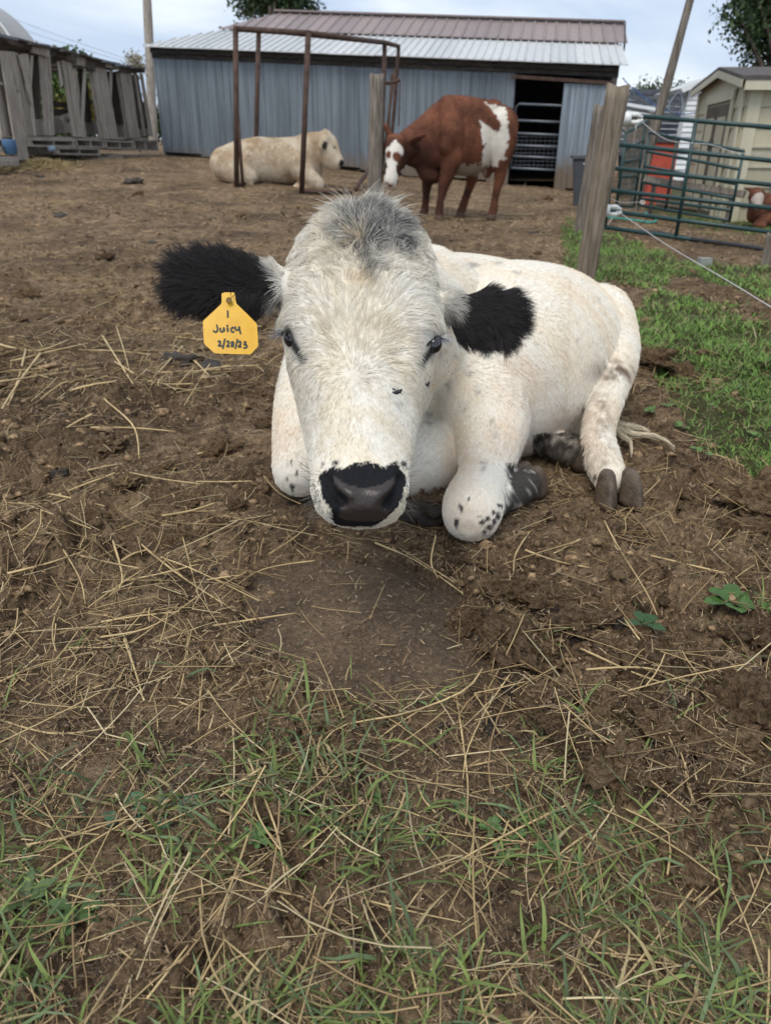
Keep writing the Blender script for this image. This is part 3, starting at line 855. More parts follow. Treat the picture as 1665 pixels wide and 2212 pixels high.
weed('dandelion', 1590, 1575, 9, .05, .018, 'dandelion rosette with toothed leaves right of the long stalk', 'plant', None, (.055, .12, .03), 5)
weed('dandelion', 170, 1965, 9, .042, .016, 'dandelion rosette in the trodden grass below pale straw', 'plant', None, (.070, .12, .035), 5)
weed('dandelion', 60, 1945, 8, .040, .015, 'paler dandelion rosette touching a flattened straw bundle', 'plant', None, (.09, .135, .05), 5)
for (x, y) in [(1150, 1770), (1110, 1810), (1060, 1790), (1180, 1830), (1270, 1740), (1080, 1850), (800, 1720), (1000, 1740), (700, 1790), (560, 1840)]:
    weed('creeping_weed', x, y, 10, .022, .010, 'low weed with small jagged leaves creeping through the grass', 'plant', 'low jagged weeds in the grass', (.085, .15, .045), 3)
for (x, y) in [(230, 1770), (300, 1760), (345, 1730), (410, 1745), (360, 1790), (290, 1730)]:
    weed('clover', x, y, 3, .018, .018, 'small blue green clover sprig with three leaflets', 'plant', 'clover sprigs in the trodden soil', (.055, .13, .06))
for (x, y) in [(1440, 890), (1470, 930), (1400, 900), (1510, 1000), (1540, 880), (1590, 830), (1630, 950)]:
    weed('broadleaf_weed', x, y, 6, .035, .020, 'pale broad leaved weed in the turf beside the tail', 'plant', 'broad leaved weeds in the turf', (.11, .19, .045))
# ------------------------------------------------------------------ barn
def gz(p): return np.array([p[0], p[1], float(macro(p[0], p[1]))])
BA, BB = np.array([-5.75, 20.9, 0.0]), np.array([5.02, 18.96, 0.0])    # front wall, left and right end
_u = nrm(BB - BA); _v = np.array([-_u[1], _u[0], 0.0]); BW = np.linalg.norm(BB - BA)
EZ_L, EZ_R = 2.85, 2.42                                               # eaves height at both ends
def bpt(u, v, z): return BA + _u * u + _v * v + np.array([0, 0, z])
def bwall(px, py):
    q = on_plane(px, py, BA, BB); return float(np.dot(q - BA, _u)), q[2]
def eave(u): return EZ_L + (EZ_R - EZ_L) * u / BW
barn = thing('barn', gz(bpt(BW / 2, 0, 0)), 'long low barn with blue grey metal walls and a dark open doorway', 'barn')
def m_sheet(name, c, rough=.5, streak=.35, metal=.0, mud=False):
    m, nt, b = mat_new(name, rough, .4); t = NT(nt)
    v = t.coord('Object', (7, 7, .35), rnd=True)
    f = t.noise(v, 1.6, 6, .65, .3); f2 = t.noise(t.coord('Object', (1, 1, 1), rnd=True), 2.2, 5, .6)
    oi = t.n('ShaderNodeObjectInfo').outputs['Random']
    col_ = t.ramp(f, [(.3, tuple(x * (1 - streak) for x in c)), (.55, c), (.8, tuple(min(1, x * (1 + streak)) for x in c))])
    col_ = t.mix(t.math('MULTIPLY', t.n('ShaderNodeMapRange', {'Value': f2, 1: .5, 2: .8}).outputs[0], .35), col_, tuple(x * .62 + .015 for x in c))
    col_ = t.mix(.45, col_, t.ramp(oi, [(0, (.72, .74, .76)), (1, (1.18, 1.16, 1.14))]), 'MULTIPLY')
    if mud:
        sx = t.n('ShaderNodeSeparateXYZ', {'Vector': t.n('ShaderNodeTexCoord').outputs['Object']}).outputs['Z']
        mm = t.math('SUBTRACT', t.math('ADD', t.noise(t.coord('Object', (3, 3, 3)), 2.0, 5, .7), .22), sx)
        col_ = t.mix(t.n('ShaderNodeMapRange', {'Value': mm, 1: .05, 2: .5}).outputs[0], col_, (.17, .135, .10))
    t.l(col_, b.inputs['Base Color']); b.inputs['Metallic'].default_value = metal
    return m
M_BWALL = m_sheet('barn_wall', (.18, .213, .245), .5, .4, 0, True)
M_BDOOR = m_sheet('barn_door_sheet', (.26, .31, .36), .45, .5, 0, True)
M_ROOFW = m_sheet('roof_white', (.56, .57, .57), .45, .16)
M_ROOFB = m_sheet('roof_brown', (.27, .215, .205), .5, .2)
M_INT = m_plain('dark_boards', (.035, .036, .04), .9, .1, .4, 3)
M_FASC = m_wood('fascia_wood', (.055, .05, .048), (.11, .10, .09), (2, 2, 14))
def sheet(mb, u0, u1, z0f, z1f, v, ribs, depth=.02):
    """vertical corrugated sheet between u0 and u1; z functions of u"""
    us, off = [], []
    w = (u1 - u0) / ribs
    for r in range(ribs):
        a = u0 + r * w
        for f, d in ((0, 0), (.08, depth), (.20, depth), (.28, 0)):
            us.append(a + f * w); off.append(d)
    us.append(u1); off.append(0)
    V = []
    for a, d in zip(us, off): V += [bpt(a, v - d, z0f(a)), bpt(a, v - d, z1f(a))]
    n = len(us)
    V += [bpt(a, v + .012, z0f(a)) for a in (u0, u1)] + [bpt(a, v + .012, z1f(a)) for a in (u0, u1)]
    F = [(2 * i, 2 * i + 2, 2 * i + 3, 2 * i + 1) for i in range(n - 1)]
    k = 2 * n
    F += [(k + 1, k, k + 2, k + 3), (0, 1, k + 2, k), (2 * n - 1, 2 * n - 2, k + 1, k + 3)]
    mb.add(V, F)
u_door0, u_door1 = bwall(1106, 260)[0], bwall(1212, 260)[0]
us = np.linspace(0, u_door0, 18)
gzf = lambda u: float(macro(*bpt(u, 0, 0)[:2])) + .04
for i in range(17):
    mb = MB(); dz = random.uniform(-.05, .06); j = random.uniform(.0, .008)
    sheet(mb, us[i], us[i + 1] - .004, lambda a: gzf(a) + dz, lambda a: eave(a) - .20, -j, 3 if i % 2 else 2)
    mb.build('wall_panel', M_BWALL, barn)
ur0, ur1 = u_door1, BW
# fixed wall behind the open sliding door, then the door itself hanging proud of it
for i in range(2):
    mb = MB(); a0 = u_door1 + .25 + i * (BW - u_door1 - .25) / 2; a1 = u_door1 + .25 + (i + 1) * (BW - u_door1 - .25) / 2
    sheet(mb, a0, a1 - .004, lambda a: gzf(a), lambda a: eave(a) - .42, .03, 2); mb.build('wall_panel', M_BWALL, barn)
dd = [bwall(1219, 170)[0], bwall(1345, 170)[0]]
dd[1] = min(dd[1], BW - .06)
for i in range(4):
    mb = MB(); a0 = dd[0] + i * (dd[1] - dd[0]) / 4; a1 = dd[0] + (i + 1) * (dd[1] - dd[0]) / 4
    sheet(mb, a0, a1 - .006, lambda a: gzf(a) - .05 + .05 * i, lambda a: eave(a) - .40, -.075 - .004 * (i % 2), 2)
    mb.build('door_panel', M_BDOOR, barn)
# eaves board, door track, rafter ends
for (v, z, t, w) in ((-.10, -.07, .03, .15), (-.03, -.17, .04, .14)):
    for i in range(4):
        mb = MB(); a, b = BW * i / 4, BW * (i + 1) / 4 - .01
        mb.beam(bpt(a, v, eave(a) + z), bpt(b, v, eave(b) + z), np.array([0, 0, 1.0]), w, t); mb.build('fascia_board', M_FASC, barn)
mb = MB(); mb.beam(bpt(u_door0 - .1, -.12, eave(u_door0) - .31), bpt(BW - .1, -.12, eave(BW) - .36), np.array([0, 0, 1.0]), .07, .05); mb.build('door_track', M_RUST, barn)
mb = MB(); mb.beam(bpt(BW - .09, .06, -.1), bpt(BW - .09, .06, eave(BW) - .1), _u, .10, .10); mb.build('corner_post', M_WOOD, barn)
mb = MB(); mb.beam(bpt(u_door0 - .03, .06, 0), bpt(u_door0 - .03, .06, eave(u_door0) - .25), _u, .10, .08); mb.build('door_post', M_INT, barn)
# dark inside: back and side walls, floor of bedding
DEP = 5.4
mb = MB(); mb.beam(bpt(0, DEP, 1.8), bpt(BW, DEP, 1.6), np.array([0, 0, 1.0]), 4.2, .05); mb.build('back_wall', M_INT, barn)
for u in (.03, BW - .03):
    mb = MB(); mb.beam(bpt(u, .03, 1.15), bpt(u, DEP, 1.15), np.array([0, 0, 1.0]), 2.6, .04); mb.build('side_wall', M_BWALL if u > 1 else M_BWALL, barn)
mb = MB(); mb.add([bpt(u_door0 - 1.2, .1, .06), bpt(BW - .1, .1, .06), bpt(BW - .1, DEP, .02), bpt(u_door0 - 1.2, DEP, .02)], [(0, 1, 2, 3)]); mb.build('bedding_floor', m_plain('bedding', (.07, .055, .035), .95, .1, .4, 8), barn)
# roof: white lower sheets, brown upper sheets, left edge hipped
VM, VR = 2.1, 3.75
SL, SB = .26, .34
def roof_z(u, v): return eave(u) - .02 + SL * (min(v, VM) + .30) + SB * max(0, v - VM)
def roof_sheet(u0, u1, v0, v1, mat_, name, lift=0.0, v1b=None, ribs=2):
    mb = MB(); V = []; w = (u1 - u0) / ribs; us_, off = [], []
    for r in range(ribs):
        for f, d in ((0, .0), (.06, .035), (.16, .035), (.22, .0)): us_.append(u0 + (r + f) * w); off.append(d)
    us_.append(u1); off.append(0.0)
    n = len(us_)
    for lay in (0, -.02):
        for a, d in zip(us_, off):
            vt = v1 if v1b is None else v1 + (v1b - v1) * (a - u0) / (u1 - u0)
            for v in (v0, max(v0 + .01, vt)): V.append(bpt(a, v, roof_z(a, v) + lift + (d if lay == 0 else lay)))
    F = [(2 * i, 2 * i + 2, 2 * i + 3, 2 * i + 1) for i in range(n - 1)]
    k = 2 * n
    F += [(k + 2 * i + 1, k + 2 * i + 3, k + 2 * i + 2, k + 2 * i) for i in range(n - 1)]
    F += [(2 * i, k + 2 * i, k + 2 * i + 2, 2 * i + 2) for i in range(n - 1)] + [(2 * i + 1, 2 * i + 3, k + 2 * i + 3, k + 2 * i + 1) for i in range(n - 1)]
    F += [(0, 1, k + 1, k), (2 * n - 2, k + 2 * n - 2, k + 2 * n - 1, 2 * n - 1)]
    mb.add(V, F); mb.build(name, mat_, barn)
UW0, UW1 = -.08, BW + .16
nu = 20
for i in range(nu):
    a, b = UW0 + (UW1 - UW0) * i / nu, UW0 + (UW1 - UW0) * (i + 1) / nu
    hip = lambda u: min(VM, -.30 + .05 + (u - UW0) * (VM + .3) / 1.0)
    roof_sheet(a, b - .004, -.30 + random.uniform(-.02, .02), hip(a), M_ROOFW, 'roof_panel', 0, hip(b), 3)
UB0, UB1 = .95, BW + .28
nb = 18
for i in range(nb):
    a, b = UB0 + (UB1 - UB0) * i / nb, UB0 + (UB1 - UB0) * (i + 1) / nb
    hp = lambda u: min(VR, VM - .1 + (u - UB0) * (VR - VM + .1) / 1.05)
    roof_sheet(a, b - .004, VM - .12, hp(a), M_ROOFB, 'upper_roof_panel', .06, hp(b), 2)
for s in range(3):
    mb = MB(); a, b = UB0 + 1.0 + s * (UB1 - UB0 - 1.0) / 3, UB0 + 1.0 + (s + 1) * (UB1 - UB0 - 1.0) / 3
    mb.beam(bpt(a, VR, roof_z(a, VR) + .10), bpt(b, VR, roof_z(b, VR) + .10), _v, .30, .04); mb.build('ridge_cap', M_ROOFB, barn)
# back slope closes the roof
mb = MB()
mb.add([bpt(UB0 + .9, VR + .1, roof_z(UB0, VR)), bpt(UB1, VR + .1, roof_z(BW, VR)), bpt(UB1, DEP + 2, roof_z(BW, VR) - .9), bpt(UB0 - .9, DEP + 2, roof_z(0, VR) - .9)], [(0, 1, 2, 3)]); mb.build('back_roof', M_ROOFB, barn)
mb = MB()
q0, q1 = bpt(BW + .0, -.02, eave(BW) - .25), bpt(BW + .0, VR, roof_z(BW, VR) - .08)
mb.add([q0, bpt(BW, DEP, 2.3), q1, bpt(BW, 0, roof_z(BW, 0) - .06)], [(0, 1, 2, 3)]); mb.build('gable_wall', M_BWALL, barn)
mb = MB(); mb.beam(bpt(BW + .20, VM - .3, roof_z(BW, VM - .3) - .03), bpt(BW + .30, VR, roof_z(BW, VR) + .02), np.array([0, 0, 1.0]), .16, .03); mb.build('barge_board', M_FASC, barn)
# tube gate with wire mesh standing in the doorway
def tube_gate(name, A, B, zs, r, mat_, label, cat, group=None, uprights=(0, 1), frame=True, arch=0.0, mesh_below=None):
    """A, B ground points; zs = rail heights (list of (zA, zB))"""
    A, B = np.asarray(A, float), np.asarray(B, float)
    g = thing(name, (A + B) / 2 * np.array([1, 1, 0]) + np.array([0, 0, min(zs[-1])]), label, cat, group)
    at = lambda f, z: np.array([A[0] + (B[0] - A[0]) * f, A[1] + (B[1] - A[1]) * f, z])
    for k, (za, zb) in enumerate(zs):
        mb = MB()
        if arch and k == 0:
            mb.tube([at(0, za - arch * 1.6), at(.01, za - arch * .5), at(.06, za), at(.94, zb), at(.99, zb - arch * .5), at(1, zb - arch * 1.6)], r, 8)
        else: mb.tube([at(0, za), at(.5, (za + zb) / 2), at(1, zb)], r, 8)
        mb.build('rail', mat_, g, True)
    for f in uprights:
        t = lambda k: zs[k][0] + (zs[k][1] - zs[k][0]) * f
        if len(zs) > 1:
            mb = MB(); mb.tube([at(f, t(0) - (arch if f in (0, 1) else 0)), at(f, t(-1))], r * .95, 8); mb.build('upright', mat_, g, True)
    if mesh_below is not None:
        L = np.linalg.norm(B - A); z1, z0 = mesh_below
        k = int(L / .10)
        for i in range(1, k):
            mb = MB(); mb.tube([at(i / k, z0), at(i / k, z1)], .004, 4, False); mb.build('mesh_wire', mat_, g)
        for j in range(9):
            mb = MB(); z = z0 + (z1 - z0) * j / 8; mb.tube([at(0, z), at(1, z)], .004, 4, False); mb.build('mesh_wire', mat_, g)
    return g
M_GALV = m_plain('grey_tube', (.16, .18, .21), .4, .5, .2, 6, .3)
gA, gB = bpt(u_door0 + .05, .10, 0), bpt(u_door1 + .20, .10, 0)
zz = [bwall(1160, y)[1] for y in (226, 262, 290, 316, 340, 366)]
tube_gate('doorway_gate', gA, gB, [(z + .02, z - .02) for z in zz], .028, M_GALV, 'grey tube gate with wire mesh closing the dark barn doorway', 'gate', None, (0, 1), True, .12, (zz[2] - .05, zz[5]))

# ------------------------------------------------------------------ rusty pipe frame in the yard
frame_ = thing('pipe_frame', G(600, 405), 'tall rusty steel pipe frame standing around the lying cream cow', 'pipe frame')
f1, f2, f3, f4 = G(511, 402), G(551, 384), G(651, 416), G(822, 396)
f5 = G(836, 388)
def up_to(g, px, py):
    """point above ground point g where it meets the pixel row"""
    a = np.asarray(g) ; n_ = np.array([a[0], a[1], 0]); b = a + np.array([a[1], -a[0], 0])
    return on_plane(px, py, a, b)
t1, t2, t3, t4, t5 = up_to(f1, 509, 62), up_to(f2, 559, 64), up_to(f3, 666, 72), up_to(f4, 831, 92), up_to(f5, 861, 100)
def pipe(name, pts, r, parent, mat_=None):
    mb = MB(); mb.tube(catmull(np.array(pts), 8) if len(pts) > 2 else pts, r, 8); return mb.build(name, mat_ or M_RUST, parent, True)
for a, b in ((f1, t1), (f2, t2), (f3, t3), (f4, t4)): pipe('post', [a - np.array([0, 0, .05]), b], .040, frame_)
pipe('post', [f1 + np.array([.10, .0, -.03]), up_to(f1, 513, 240)], .025, frame_)
for a, b in ((t1, t3), (t3, t4), (t2, t4), (t1, t2), (t4, t5)): pipe('top_bar', [a, b], .038, frame_)
pipe('post', [f5 - np.array([0, 0, .05]), (f5 + t5) / 2 + np.array([.02, 0, 0]), t5], .036, frame_)
pipe('ground_bar', [f1, f1 * .5 + f2 * .5 + np.array([.1, 0, .02])], .025, frame_)
pipe('ground_bar', [f3 + np.array([0, 0, .02]), G(760, 420) + np.array([0, 0, .02])], .03, frame_)
pipe('brace', [G(768, 412) + np.array([0, 0, .02]), up_to(f4, 806, 352)], .035, frame_)
for (a, b) in (((824, 372), (853, 150)), ((832, 372), (847, 160))):
    pipe('inner_bar', [up_to(f4, *a), up_to(f4, *b)], .024, frame_)
pipe('cross_link', [up_to(f4, 822, 345), up_to(f4, 836, 338)], .03, frame_)
pipe('latch_bar', [up_to(f4, 820, 168), up_to(f4, 838, 180), up_to(f4, 864, 172)], .03, frame_)
for i in range(15):
    y0 = 176 + i * 6.4
    pipe('chain_link', [up_to(f5, 863 - i * .15 + (i % 2) * 1.6, y0), up_to(f5, 863 - i * .15 - (i % 2) * 1.6 + .8, y0 + 6)], .012, frame_)

# ------------------------------------------------------------------ posts
def round_post(name, base, top, r0, r1, mat_, label, cat, group=None, flatn=12, rough=.013):
    base, top = np.asarray(base, float), np.asarray(top, float)
    g = thing(name, base, label, cat, group)
    n, k = 20, 18
    s = np.linspace(0, 1, k); c = base + (top - base) * s[:, None]
    ax = nrm(top - base); a = nrm(np.cross(ax, [0.2, 1, 0])); b = np.cross(ax, a)
    V = []
    for i in range(k):
        r = r0 + (r1 - r0) * s[i]
        for j in range(n):
            th = 2 * math.pi * j / n
            q = r * (1 + rough * math.sin(th * 3 + i * .7 + base[0]) + rough * .8 * math.sin(th * 7 + i * .35) + .02 * math.sin(i * 1.3))
            V.append(c[i] + q * (a * math.cos(th) + b * math.sin(th)) + (ax * .012 * math.sin(th * 2 + 1) if i == k - 1 else 0))
    F = [(i * n + j, i * n + (j + 1) % n, (i + 1) * n + (j + 1) % n, (i + 1) * n + j) for i in range(k - 1) for j in range(n)]
    V.append(top - ax * .004); F += [(len(V) - 1, (k - 1) * n + j, (k - 1) * n + (j + 1) % n) for j in range(n)]
    o = add_obj('shaft', raw_mesh('shaft', np.array(V), F, True), mat_, g)
    return g
pm_b = G(808, 425)
round_post('yard_post', pm_b - np.array([0, 0, .1]), up_to(pm_b, 814, 160), .105, .10, M_WOOD, 'grey square weathered post in front of the pipe frame', 'post')
pf_b = G(1256, 622)
front_post = round_post('fence_post', pf_b - np.array([0, 0, .15]), up_to(pf_b, 1335, 185), .060, .064, M_POST, 'thick tan fence post right behind the white cow carrying two white insulators', 'post')
ps_b = G(1252, 500)
back_post = round_post('fence_post', ps_b - np.array([0, 0, .1]), up_to(ps_b, 1297, 227), .070, .064, M_WOOD, 'grey fence post beside the black bin with small knob insulators', 'post')
pp_b = G(1362, 455)
pp_t = up_to(pp_b, 1506, -60)
pole = round_post('leaning_pole', pp_b - np.array([0, 0, .2]), pp_t, .088, .050, M_WOOD, 'tall bare leaning pole rising behind the green gate', 'pole')
pv_b = G(1648, 490)
round_post('gate_post', pv_b - np.array([0, 0, .1]), up_to(pv_b, 1690, 340), .055, .055, M_WOOD, 'slim dark post standing by the far gate and brown calf', 'post')
pg_b = G(1655, 568)
round_post('gate_stub', pg_b - np.array([0, 0, .1]), up_to(pg_b, 1668, 505), .04, .04, M_WOOD, 'short stub post under the end of the green gate', 'post')
# insulators: white plastic body and claw
def insulator(px, py, dist, right=True, s=1.0, label='', group=None):
    c = P(px, py, dist); g = thing('insulator', c, label, 'insulator', group)
    x = R_ if right else -R_
    mb = MB(); mb.tube([c - x * .02 * s, c - x * .012 * s, c + x * .012 * s, c + x * .016 * s], [.02 * s, .03 * s, .03 * s, .02 * s], 14); mb.build('base', M_WHITE_PL, g, True)
    for k in (-1, 1):
        mb = MB(); mb.tube([c + x * .012 * s + U_ * .018 * k * s, c + x * .05 * s + U_ * .02 * k * s, c + x * .078 * s + U_ * .006 * k * s], [.010 * s, .011 * s, .006 * s], 10); mb.build('claw', M_WHITE_PL, g, True)
    return c
dpf = np.dot(pf_b - CAM, F_)
i1 = insulator(1354, 256, dpf - .03, True, 1.25, 'white claw insulator holding the upper twine on the tan fence post')
i2 = insulator(1308, 455, dpf - .03, True, 1.25, 'white claw insulator low on the tan fence post above the grass')
dps = np.dot(ps_b - CAM, F_)
for px, py in ((1302, 279), (1268, 354)):
    c = P(px, py, dps - .08); g = thing('knob_insulator', c, 'small white knob insulator on the grey fence post', 'insulator', 'knob insulators on the grey post')
    mb = MB(); mb.tube([c - R_ * .015, c, c + R_ * .02, c + R_ * .03], [.012, .022, .026, .012], 12); mb.build('knob', M_WHITE_PL, g, True)
    mb = MB(); mb.tube([c - R_ * .04, c - R_ * .01], .008, 8); mb.build('stem', M_WHITE_PL, g, True)
insulator(1381, 437, np.dot(pp_b - CAM, F_) - .1, True, 1.1, 'white insulator at the foot of the leaning pole')
# electric twine
M_TWINE = m_plain('white_twine', (.55, .53, .52), .7, .2, .3, 200)
def twine(pts, r, label, sag=0):
    mb = MB(); q = catmull(np.array(pts), 40); q[:, 2] -= sag * np.sin(np.linspace(0, math.pi, 40)); mb.tube(q, r, 6)
    o = mb.build('twine', M_TWINE, None, True); return tag(o, label, 'twine')
twine([i1 + R_ * .07, P(1440, 302, dpf * .98), P(1530, 312, dpf * .95), P(1590, 330, dpf * .93), P(1640, 332, dpf * .95), P(1740, 345, dpf * 1.0), P(1900, 372, dpf * 1.1)], .0019, 'white electric twine running from the upper insulator past the gate')
twine([i1 + R_ * .07, P(1374, 266, dpf - .03), P(1372, 280, dpf - .03)], .003, 'loose knotted twine tail hanging from the upper insulator')
twine([i2 + R_ * .07, P(1430, 523, dpf * .80), P(1560, 600, dpf * .62), P(1665, 664, dpf * .52), P(1800, 745, dpf * .44)], .0019, 'white twine running from the lower insulator down over the turf')
twine([i2 + R_ * .07, P(1322, 470, dpf - .03), P(1312, 486, dpf - .03)], .003, 'loose twine tail hanging below the lower insulator')
twine([P(1381, 437, 9.3), P(1320, 430, 8.6), P(1268, 354, 7.7)], .004, 'thin slack wire between the leaning pole and the grey post')

ef = P(1812, 745, dpf * .44); efb = np.array([ef[0], ef[1], -.15])
round_post('fence_post', efb, efb + np.array([.03, .02, 1.35]), .055, .055, M_POST, 'tan fence post where the low twine ends beside the turf', 'post')
egp = P(1912, 372, dpf * 1.1); egb = np.array([egp[0], egp[1], macro(egp[0], egp[1]) - .1])
round_post('fence_post', egb, egb + np.array([0, 0, 1.35]), .06, .06, M_WOOD, 'grey fence post at the far end of the green gate', 'post')

# ------------------------------------------------------------------ green tube gates
_z5 = lambda a, b: (1183.3 + .2909 * a, 172.7 + .2909 * b)
def gate_rails(Lz, Rz, dl, dr):
    a0 = P(*_z5(*Lz[-1]), dl); b0 = P(*_z5(*Rz[-1]), dr)
    A, B = np.array([a0[0], a0[1], 0]), np.array([b0[0], b0[1], 0])
    zs = [(on_plane(*_z5(*l), A, A + np.array([A[1], -A[0], 0]))[2], on_plane(*_z5(*r), B, B + np.array([B[1], -B[0], 0]))[2]) for l, r in zip(Lz, Rz)]
    return A, B, zs
A, B, zs = gate_rails([(610, 255), (565, 478), (510, 655), (480, 820), (440, 970), (420, 1093)], [(2050, 390), (2010, 640), (1975, 815), (1940, 985), (1905, 1165), (1880, 1300)], 7.55, 6.8)
tube_gate('green_gate', A, B, zs, .020, M_GREEN, 'dark green tube gate with six rails hung behind the tan fence post', 'gate', None, (0, .385, 1))
A, B, zs = gate_rails([(800, 390), (770, 530), (740, 640), (715, 760), (690, 880), (670, 930)], [(1525, 530), (1490, 665), (1455, 775), (1400, 880), (1365, 970), (1345, 1045)], 10.4, 8.9)
tube_gate('green_gate', A, B, zs, .019, M_GREEN, 'second green tube gate standing open in front of the beige shed', 'gate', None, (0, .33, 1))
A, B, zs = gate_rails([(640, 395), (600, 520), (575, 610), (545, 720), (520, 850), (505, 935)], [(745, 305), (715, 445), (700, 590), (680, 715), (655, 830), (635, 940)], 9.0, 10.0)
tube_gate('green_gate', A, B, zs, .019, M_GREEN, 'narrow green gate panel edge on between grey post and leaning pole', 'gate', None, (0, 1), True, 0, (zs[1][0], zs[5][0]))

# ------------------------------------------------------------------ beige garden shed
SC = G(1590, 476); SC[2] = macro(SC[0], SC[1])
cdep = 10.6
sc_c = P(1560, 474, cdep); sc_l = P(1478, 418, 13.4)
S0, S1 = np.array([sc_l[0], sc_l[1], 0]), np.array([sc_c[0], sc_c[1], 0])           # gable front: left, right corner
_su = nrm(S1 - S0); _sn = np.array([_su[1], -_su[0], 0]); SW = np.linalg.norm(S1 - S0)
if np.dot(_sn, -S1) < 0: _sn = -_sn                                                  # outward, to the yard
S2 = S1 - _sn * 5.0
zg = float(macro(S1[0], S1[1])) - .05
def sz(px, py): return on_plane(px, py, S0, S1)
eR = sz(1617, 172)[2]; pk = sz(1574, 158); eL_ = sz(1508, 200)[2]
pku = float(np.dot(pk - S0, _su)); pkz = pk[2]
shed = thing('garden_shed', [S1[0], S1[1], zg], 'small beige sided shed with worn double doors beyond the gates', 'shed')
M_BEIGE = m_sheet('beige_siding', (.50, .46, .33), .6, .1)
M_TRIM = m_sheet('beige_trim', (.52, .49, .37), .6, .08)
M_SHING = m_plain('grey_shingle', (.10, .09, .085), .9, .15, .35, 16)
def sp(u, z, o=0): return S0 + _su * u + _sn * o + np.array([0, 0, z])
top_at = lambda u: (eL_ + (pkz - eL_) * u / pku) if u < pku else pkz + (eR - pkz) * (u - pku) / (SW - pku)
nlap = 8
zt_ = np.linspace(zg, pkz, nlap + 1)
for i in range(nlap):
    z0, z1 = zt_[i], zt_[i + 1]
    # clip each lap board to the gable
    usx = np.linspace(0, SW, 41); ok = [u for u in usx if top_at(u) > z0 + .01]
    if len(ok) < 2: continue
    V, F = [], []
    for u in ok:
        zt = min(z1, top_at(u)); V += [sp(u, z0, .03), sp(u, zt, .012), sp(u, zt, -.02), sp(u, z0, -.02)]
    for k in range(len(ok) - 1):
        for a in range(4): F.append((4 * k + a, 4 * k + (a + 1) % 4, 4 * k + 4 + (a + 1) % 4, 4 * k + 4 + a))
    F += [(0, 3, 2, 1), tuple(4 * (len(ok) - 1) + a for a in range(4))]
    mb = MB(); mb.add(V, F); mb.build('siding_board', M_BEIGE, shed)
    if z0 < eR:                                           # long side wall
        mb = MB(); zt = min(z1, eR)
        mb.beam(S1 + _su * .012 - _sn * .0 + np.array([0, 0, (z0 + zt) / 2]), S2 + _su * .012 + np.array([0, 0, (z0 + zt) / 2]), np.array([0, 0, 1.0]), zt - z0, .03)
        o = mb.build('siding_board', M_BEIGE, shed)
        mb = MB(); mb.beam(S1 + _su * .035 + np.array([0, 0, z0 + .012]), S2 + _su * .035 + np.array([0, 0, z0 + .012]), np.array([0, 0, 1.0]), .024, .03); mb.build('siding_lip', M_TRIM, shed)
for u, w in ((.05, .12), (SW - .06, .14)):
    mb = MB(); mb.beam(sp(u, zg, .045), sp(u, top_at(u) - .04, .045), _su, w, .03); mb.build('corner_trim', M_TRIM, shed)
mb = MB(); mb.beam(S1 + _su * .05 - _sn * .10 + np.array([0, 0, zg]), S1 + _su * .05 - _sn * .10 + np.array([0, 0, eR]), _sn, .16, .03); mb.build('corner_trim', M_TRIM, shed)
# double door
d0, d1 = float(np.dot(sz(1524, 300) - S0, _su)), float(np.dot(sz(1572, 300) - S0, _su))
dz = sz(1545, 232)[2]
M_DOORW = m_wood('door_wood', (.13, .11, .09), (.2, .175, .15), (14, 14, 1))
for a, b in ((d0, (d0 + d1) / 2 - .01), ((d0 + d1) / 2 + .01, d1)):
    mb = MB(); mb.beam(sp((a + b) / 2, zg + .05, .045), sp((a + b) / 2, dz, .045), _su, b - a, .03); o = mb.build('door', M_DOORW, shed)
    w = (b - a)
    mb = MB(); mb.beam(sp((a + b) / 2, zg + .12, .064), sp((a + b) / 2, dz - .16, .064), _su, w * .62, .014); mb.build('door_panel', M_BEIGE, o)
    mb = MB(); mb.tube([sp((a + b) / 2 + (w * .36 if a == d0 else -w * .36), zg + .95, .075), sp((a + b) / 2 + (w * .36 if a == d0 else -w * .36), zg + 1.08, .075)], .012, 8); mb.build('handle', M_DARK, o)
for u in (d0 - .07, d1 + .07):
    mb = MB(); mb.beam(sp(u, zg, .05), sp(u, dz + .06, .05), _su, .10, .035); mb.build('door_trim', M_TRIM, shed)
mb = MB(); mb.beam(sp(d0 - .12, dz + .11, .055), sp(d1 + .12, dz + .11, .055), np.array([0, 0, 1.0]), .13, .035); mb.build('door_trim', M_TRIM, shed)
# roof with overhang
for a, b in (((-.15, eL_ - .03), (pku, pkz)), ((pku, pkz), (SW + .22, eR - .05))):
    mb = MB()
    q = [sp(a[0], a[1] + .03, .16), sp(b[0], b[1] + .03, .16), sp(b[0], b[1] + .03, -5.2), sp(a[0], a[1] + .03, -5.2)]
    mb.add(q + [x + np.array([0, 0, .05]) for x in q], [(3, 2, 1, 0), (4, 5, 6, 7), (0, 1, 5, 4), (1, 2, 6, 5), (2, 3, 7, 6), (3, 0, 4, 7)]); mb.build('roof', M_SHING, shed)
    mb = MB(); mb.beam(sp(a[0], a[1] - .01, .15), sp(b[0], b[1] - .01, .15), np.array([0, 0, 1.0]), .09, .025); mb.build('barge_board', M_TRIM, shed)
mb = MB(); mb.beam(S1 + _su * .20 + _sn * .1 + np.array([0, 0, eR - .07]), S2 + _su * .20 + np.array([0, 0, eR - .07]), np.array([0, 0, 1.0]), .13, .02); mb.build('fascia_board', M_TRIM, shed)
